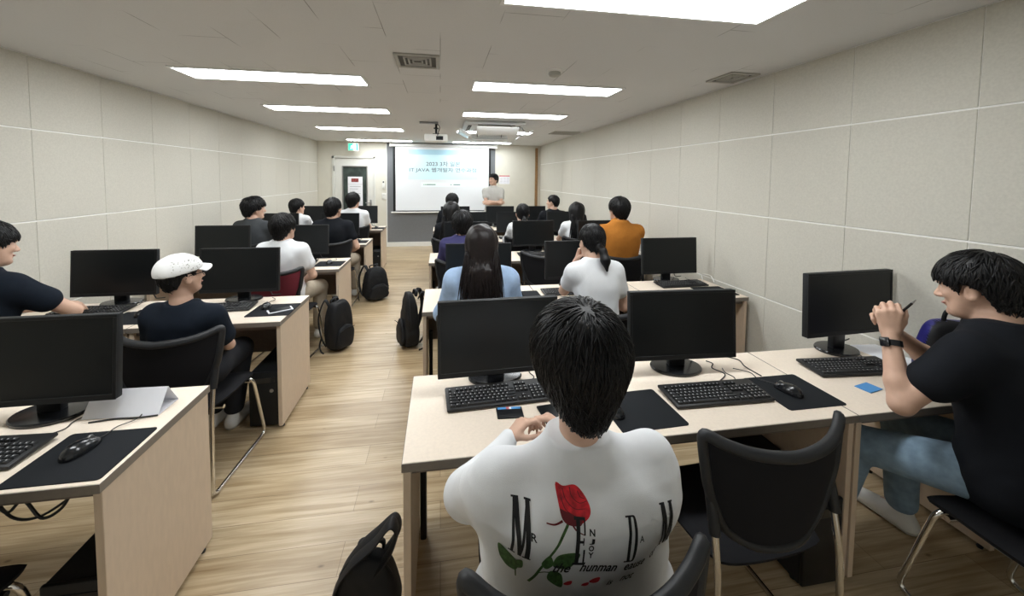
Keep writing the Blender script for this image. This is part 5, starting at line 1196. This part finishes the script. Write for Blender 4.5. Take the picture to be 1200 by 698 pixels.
# ------------------------------------------------------------------ the print on the white shirt
def back_print(P):
    sh = P['shirt']; root = P['root']
    Mw = Matrix.Translation(root.location) @ Matrix.Rotation(root.rotation_euler.z, 4, 'Z'); Mi = Mw.inverted()
    bv = BVHTree.FromPolygons([Mw @ v.co for v in sh.data.vertices], [tuple(p.vertices) for p in sh.data.polygons])
    out = bmesh.new()
    def place(a, b):
        c = 460-(460-b)*.80; return (4.977e-4*a+1.2e-5*b-.01528+PRX+.10*(460-b)*5e-4, -7.38e-5*a-4.986e-4*c+1.08929+PRZ)   # print layout (quarter-pixel grid of the garment) to metres
    def lay(t, mi, lift):
        bmesh.ops.triangulate(t, faces=t.faces[:])
        for _ in range(6):
            e = [x for x in t.edges if x.calc_length() > 9]
            if not e: break
            bmesh.ops.subdivide_edges(t, edges=e, cuts=1); bmesh.ops.triangulate(t, faces=[f for f in t.faces if len(f.verts) > 3])
        mp = {}
        for v in t.verts:
            x, z = place(v.co.x, v.co.y); hit, nrm, _, _ = bv.ray_cast(Vector((x, -1, z)), Vector((0, 1, 0)))
            if hit is not None: mp[v] = out.verts.new(Mi @ (hit+(nrm if nrm.y < 0 else -nrm)*lift))
        for f in t.faces:
            if all(v in mp for v in f.verts):
                try: out.faces.new([mp[v] for v in f.verts]).material_index = mi
                except ValueError: pass
        t.free()
    def polys(ps, mi, lift=.0012):
        t = bmesh.new()
        for p in ps:
            try: t.faces.new([t.verts.new((q[0], q[1], 0)) for q in p])
            except ValueError: pass
        lay(t, mi, lift)
    def curve_poly(pts, k=5): return [(v.x, v.y) for v in smooth_path([(p[0], p[1], 0) for p in pts], k, True)]
    def strip(pts, w0, w1, k=6):
        S_ = smooth_path([(p[0], p[1], 0) for p in pts], k); L, R = [], []
        for i, p in enumerate(S_):
            d = (S_[min(i+1, len(S_)-1)]-S_[max(i-1, 0)]).normalized(); n = Vector((-d.y, d.x, 0))*(w0+(w1-w0)*i/(len(S_)-1))/2
            L.append((p+n)); R.append((p-n))
        return [[(L[i].x, L[i].y), (L[i+1].x, L[i+1].y), (R[i+1].x, R[i+1].y), (R[i].x, R[i].y)] for i in range(len(S_)-1)]
    def rect(a0, b0, a1, b1): return [(a0, b0), (a1, b0), (a1, b1), (a0, b1)]
    def letter_m(a0, b0, a1, b1, sk=0.0):
        w = a1-a0; X = lambda f, b: a0+w*f+sk*(b-b0)
        def q(f0, f1, f2, f3): return [(X(f0, b0), b0), (X(f1, b0), b0), (X(f3, b1), b1), (X(f2, b1), b1)]
        ps = [q(.09, .21, .09, .21), q(.10, .38, .42, .58), q(.76, .86, .44, .56), q(.72, 1-.06, .72, 1-.06)]
        for f0, f1, b in ((0, .34, b0), (.66, 1, b0), (0, .30, b1-8), (.62, 1.0, b1-8)): ps.append([(X(f0, b), b), (X(f1, b), b), (X(f1, b+8), b+8), (X(f0, b+8), b+8)])
        return ps
    # rose behind the lettering
    stem = [(556, 262), (530, 315), (500, 380), (470, 440), (445, 505), (430, 560), (408, 618)]
    polys(strip(stem, 13, 12), 3, .0008); polys(strip([(438, 535), (462, 522), (490, 520)], 6, 6), 3, .0008)
    leaf = lambda a, b, c, d, w: curve_poly([(a, b), (a+(c-a)*.3-(d-b)*w, b+(d-b)*.3+(c-a)*w), (a+(c-a)*.65-(d-b)*w*.8, b+(d-b)*.65+(c-a)*w*.8), (c, d), (a+(c-a)*.65+(d-b)*w*.8, b+(d-b)*.65-(c-a)*w*.8), (a+(c-a)*.3+(d-b)*w, b+(d-b)*.3-(c-a)*w)])
    for L in (leaf(470, 500, 478, 415, .30), leaf(500, 482, 615, 405, .32), leaf(490, 512, 548, 604, .30), leaf(350, 575, 272, 462, .26), leaf(345, 560, 366, 484, .26), leaf(350, 580, 282, 538, .22)): polys([L], 3, .0009)
    polys(strip([(350, 570), (356, 620)], 6, 5), 3, .0009)
    polys([curve_poly([(511, 118), (545, 126), (600, 118), (640, 150), (662, 195), (650, 235), (600, 268), (560, 258), (528, 238), (516, 185)])], 1, .0010)
    polys([curve_poly([(520, 205), (545, 235), (585, 245), (620, 240), (612, 268), (560, 268), (530, 245)])], 4, .0013)
    for pts in ([(540, 135), (552, 175), (590, 205), (640, 200)], [(575, 128), (580, 160), (612, 182), (648, 172)], [(530, 170), (548, 210), (590, 232)], [(610, 140), (620, 160), (640, 165)]): polys(strip(pts, 5, 2), 4, .0014)
    polys(strip([(458, 267), (495, 268), (530, 252)], 5, 11), 5, .0014); polys(strip([(575, 265), (595, 290), (632, 306)], 9, 4), 5, .0014)
    for c, w, h in (((575, 578), 20, 12), ((657, 588), 18, 11), ((700, 565), 26, 18)): polys([curve_poly([(c[0]-w, c[1]+h*.4), (c[0]-w*.2, c[1]-h*.7), (c[0]+w*.9, c[1]-h), (c[0]+w*.8, c[1]+h*.5), (c[0]-w*.1, c[1]+h)])], 2, .0010)
    # tall letters
    polys(letter_m(308, 206, 397, 456), 0, .0016); polys(letter_m(1012, 180, 1092, 440, .06), 0, .0016)
    polys([rect(592, 232, 610, 465), rect(582, 232, 634, 245), rect(582, 452, 636, 466), rect(610, 331, 628, 345), rect(627, 241, 634, 306), rect(628, 380, 636, 457), rect(624, 318, 629, 357)], 0, .0016)
    D = [rect(838, 216, 853, 452), rect(824, 216, 866, 224), rect(824, 444, 866, 452)]
    n = 18; o = [(862+24*math.sin(PI*i/n)**.6, 334-118*math.cos(PI*i/n)) for i in range(n+1)]; ii = [(860+10*math.sin(PI*i/n)**.6, 334-110*math.cos(PI*i/n)) for i in range(n+1)]
    D += [[o[i], o[i+1], ii[i+1], ii[i]] for i in range(n)]
    polys(D, 0, .0016)
    def word(body, a0, b0, a1, b1, shear=0.0, bold=.012):
        V, F = text_mesh(body, 1.0, shear, bold); xs = [v[0] for v in V]; ys = [v[1] for v in V]
        t = bmesh.new(); vv = [t.verts.new((a0+(v[0]-min(xs))/(max(xs)-min(xs))*(a1-a0), b1-(v[1]-min(ys))/(max(ys)-min(ys))*(b1-b0), 0)) for v in V]
        for f in F:
            try: t.faces.new([vv[i] for i in f])
            except ValueError: pass
        lay(t, 0, .0016)
    word('R', 393, 320, 418, 353); word('A', 898, 314, 922, 349)
    for ch, b in (('N', 275), ('J', 318), ('O', 356), ('Y', 394)): word(ch, 652, b, 677, b+32, 0, .03)
    for k, ch in enumerate('ERCY'): word(ch, 1074+5*k, 222+44*k, 1088+5*k, 250+44*k)
    # running hand lines
    word('the', 500, 458, 580, 516, .45, .02); word('hunman', 620, 450, 797, 506, .42, .02); word('eause', 832, 466, 950, 506, .42, .02); word('of', 985, 442, 1028, 500, .45, .02)
    word('is', 762, 572, 795, 606, .45, .015); word('not', 830, 550, 905, 596, .5, .012)
    o = obj('back_print', out, ['print_black', 'print_red', 'print_petal', 'print_green', 'print_dark_red', 'print_dark_red'], sh, None)
    o['label'] = 'red rose and black lettering printed on the back'
PRX, PRZ = 0.006, -0.012
back_print(P1)

# ------------------------------------------------------------------ bags
def backpack(label, loc, rz, w=.29, d=.17, hgt=.45, floppy=0.0, lean=0.0, seed=1, straps=True, tall_strap=False):
    t = thing('backpack', label, 'backpack', loc, rz)
    Tm = Matrix.Rotation(lean, 4, 'X')
    def sbox(fl, c, r, ex=4.0, k=.02, wr=.004):
        c = np.array(c); r = np.array(r)
        def fn(X, Y, Z):
            x, y, z = X-c[0], Y-c[1], Z-c[2]; zz = np.clip((z/r[2]+1)/2, 0, 1); sc = 1-.22*zz**3-floppy*zz*.35
            kk = (np.abs(x/(r[0]*sc))**ex+np.abs(y/(r[1]*sc))**ex+np.abs(z/r[2])**ex)**(1/ex)
            return (kk-1)*min(r)*.95+wr*wrinkle(seed, 38, X, Y, Z)+wr*.5*wrinkle(seed+2, 90, X, Y, Z)
        fl.apply(fn, c-r*1.3, c+r*1.3, k)
    B = Field((-w*.75, -d*.9, -.02), (w*.75, d*.9, hgt*1.15), .008); sbox(B, (0, 0, hgt/2), (w/2, d/2, hgt/2)); V, Q = B.mesh()
    V[:, 2] -= V[:, 2].min()
    def tf(V): return np.array([(Tm @ Vector(v))[:] for v in V])
    obj('body', np_mesh('body', tf(V), Q), 'bag', t, None)
    B = Field((-w*.6, -d, .02), (w*.6, 0, hgt*.7), .007); sbox(B, (0, -d*.50, hgt*.29), (w*.40, d*.20, hgt*.23), 3.5); V, Q = B.mesh(); fp = obj('front_pocket', np_mesh('front_pocket', tf(V), Q), 'bag', t, None)
    bm = bmesh.new(); tube(bm, smooth_path([(-w*.34, -d*.695, hgt*.44), (0, -d*.70, hgt*.475), (w*.34, -d*.695, hgt*.44)], 6), .0035, 6, T=Tm); obj('zipper', bm, 'soft_black', fp)
    bm = bmesh.new(); tube(bm, smooth_path([(-w*.42, -d*.12, hgt*.35), (-w*.40, -d*.15, hgt*.75), (-w*.2, -d*.14, hgt*.985), (w*.2, -d*.14, hgt*.985), (w*.40, -d*.15, hgt*.75), (w*.42, -d*.12, hgt*.35)], 8), .0045, 6, T=Tm); obj('zipper', bm, 'soft_black', t)
    bm = bmesh.new(); tube(bm, smooth_path([(-.045, d*.30, hgt*.94), (-.038, d*.36, hgt*1.03), (.038, d*.36, hgt*1.03), (.045, d*.30, hgt*.94)], 6), .011, 8, T=Tm, flat=(.6, 1.3)); obj('top_handle', bm, 'bag', t)
    for sd in ((-1, 1) if straps else ()):
        up = .10 if tall_strap else .02
        bm = bmesh.new(); tube(bm, smooth_path([(sd*w*.18, d*.42, hgt*.90), (sd*w*.24, d*.62+up*.6, hgt*.98+up), (sd*w*.36, d*.85+up, hgt*.62+up), (sd*w*.40, d*.70, hgt*.28), (sd*w*.36, d*.42, hgt*.10)], 7), .022, 10, T=Tm, flat=(.32, 1.15)); s_ = obj('shoulder_strap', bm, 'bag', t)
        bm = bmesh.new(); tube(bm, smooth_path([(sd*w*.40, d*.70, hgt*.27), (sd*w*.46, d*.75, hgt*.12), (sd*w*.50, d*.55, .008), (sd*w*.56, d*.25, .005)], 6), .008, 8, T=Tm, flat=(.3, 1.2)); obj('webbing', bm, 'soft_black', s_)
    return t
backpack('black backpack standing in the aisle beside the red-backed chair', (-.965, 3.74, 0), R_(62), w=.28, d=.15, hgt=.46, seed=2)
backpack('bulky black backpack on the aisle floor near the fourth left desk', (-.87, 5.22, 0), R_(35), w=.36, d=.22, hgt=.43, floppy=.5, seed=4)
backpack('slim black backpack leaning by the third right desk, straps toward the aisle', (-.30, 3.72, 0), R_(-70), w=.30, d=.17, hgt=.52, floppy=.75, seed=6)
fb = backpack('black backpack with raised shoulder straps by the nearest right desk leg', (-.262, 1.36, 0), R_(-8), w=.24, d=.13, hgt=.27, floppy=.35, seed=8, straps=False)
for dy, w0, tp_ in ((-.02, .026, .40), (.03, .022, .375)):
    bm = bmesh.new(); tube(bm, smooth_path([(-.10, dy, .06), (-.105, dy-.01, .17), (-.05, dy-.01, .265), (.03, dy, .335), (.085, dy+.01, tp_), (.108, dy+.01, tp_-.03), (.085, dy, .30), (.03, dy, .225), (-.01, dy, .18)], 7), w0, 10, flat=(.30, 1.15)); obj('shoulder_strap', bm, 'bag', fb)
bm = bmesh.new(); tube(bm, smooth_path([(-.10, .0, .20), (-.115, -.02, .11), (-.13, -.03, .03), (-.10, -.05, .006)], 6), .009, 8, flat=(.4, 1.2)); obj('webbing', bm, 'soft_black', fb)

# glossy navy bag standing on the wall-side desk
t = thing('sports_bag', 'shiny navy and black bag with a white mark, standing by the wall', 'bag', (2.33, 1.335, ZT), R_(-28))
B = Field((-.16, -.12, -.01), (.16, .12, .34), .006)
def fn(X, Y, Z):
    zz = np.clip(Z/.30, 0, 1); kk = (np.abs(X/(.135*(1-.30*zz**3)))**5+np.abs(Y/(.075*(1-.45*zz)))**4+np.abs((Z-.145)/.148)**6)**(1/4.5)
    return (kk-1)*.07+.004*wrinkle(3, 40, X, Y, Z)
B.apply(fn, B.o, B.o+B.n*B.h); V, Q = B.mesh(); V[:, 2] -= V[:, 2].min(); bag_me = np_mesh('body', V, Q)
bv_ = BVHTree.FromPolygons([Vector(v) for v in V], [tuple(q) for q in Q])
obj('body', bag_me, 'bag_navy', t, None)
def on_bag(x, z, l):
    h_, n_, _, _ = bv_.ray_cast(Vector((x, -1, z)), Vector((0, 1, 0))); return h_+n_*l if h_ else None
bm = bmesh.new()
def bag_patch(fn_in, mi):
    n = 90; vs = {}
    for i in range(n+1):
        for j in range(n+1):
            x, z = -.14+.28*i/n, .0+.30*j/n
            p = on_bag(x, z, .0012)
            if p is not None and fn_in(x, z): vs[(i, j)] = bm.verts.new(p)
    for (i, j) in list(vs):
        if all(k in vs for k in ((i+1, j), (i, j+1), (i+1, j+1))): bm.faces.new((vs[(i, j)], vs[(i+1, j)], vs[(i+1, j+1)], vs[(i, j+1)])).material_index = mi
bag_patch(lambda x, z: x < -.035+.10*(z-.15) or z > .27, 0)
obj('black_flap', bm, 'bag', t, None)
bm = bmesh.new(); lathe(bm, [(.026, 0), (.026, .002), (.001, .002)], 22, 0, Matrix.Translation(on_bag(.005, .145, .0)) @ Matrix.Rotation(PI/2, 4, 'X'), 1.0, 1.2)
tube(bm, [on_bag(x, z, .001) for x, z in ((.02, .205), (.045, .198), (.07, .190), (.085, .182))], .004, 6)
obj('white_mark', bm, 'white_paint', t, None)
bm = bmesh.new(); tube(bm, smooth_path([(-.05, .0, .28), (-.04, -.01, .345), (.04, -.01, .345), (.05, 0, .28)], 6), .008, 8); obj('handle', bm, 'bag', t)
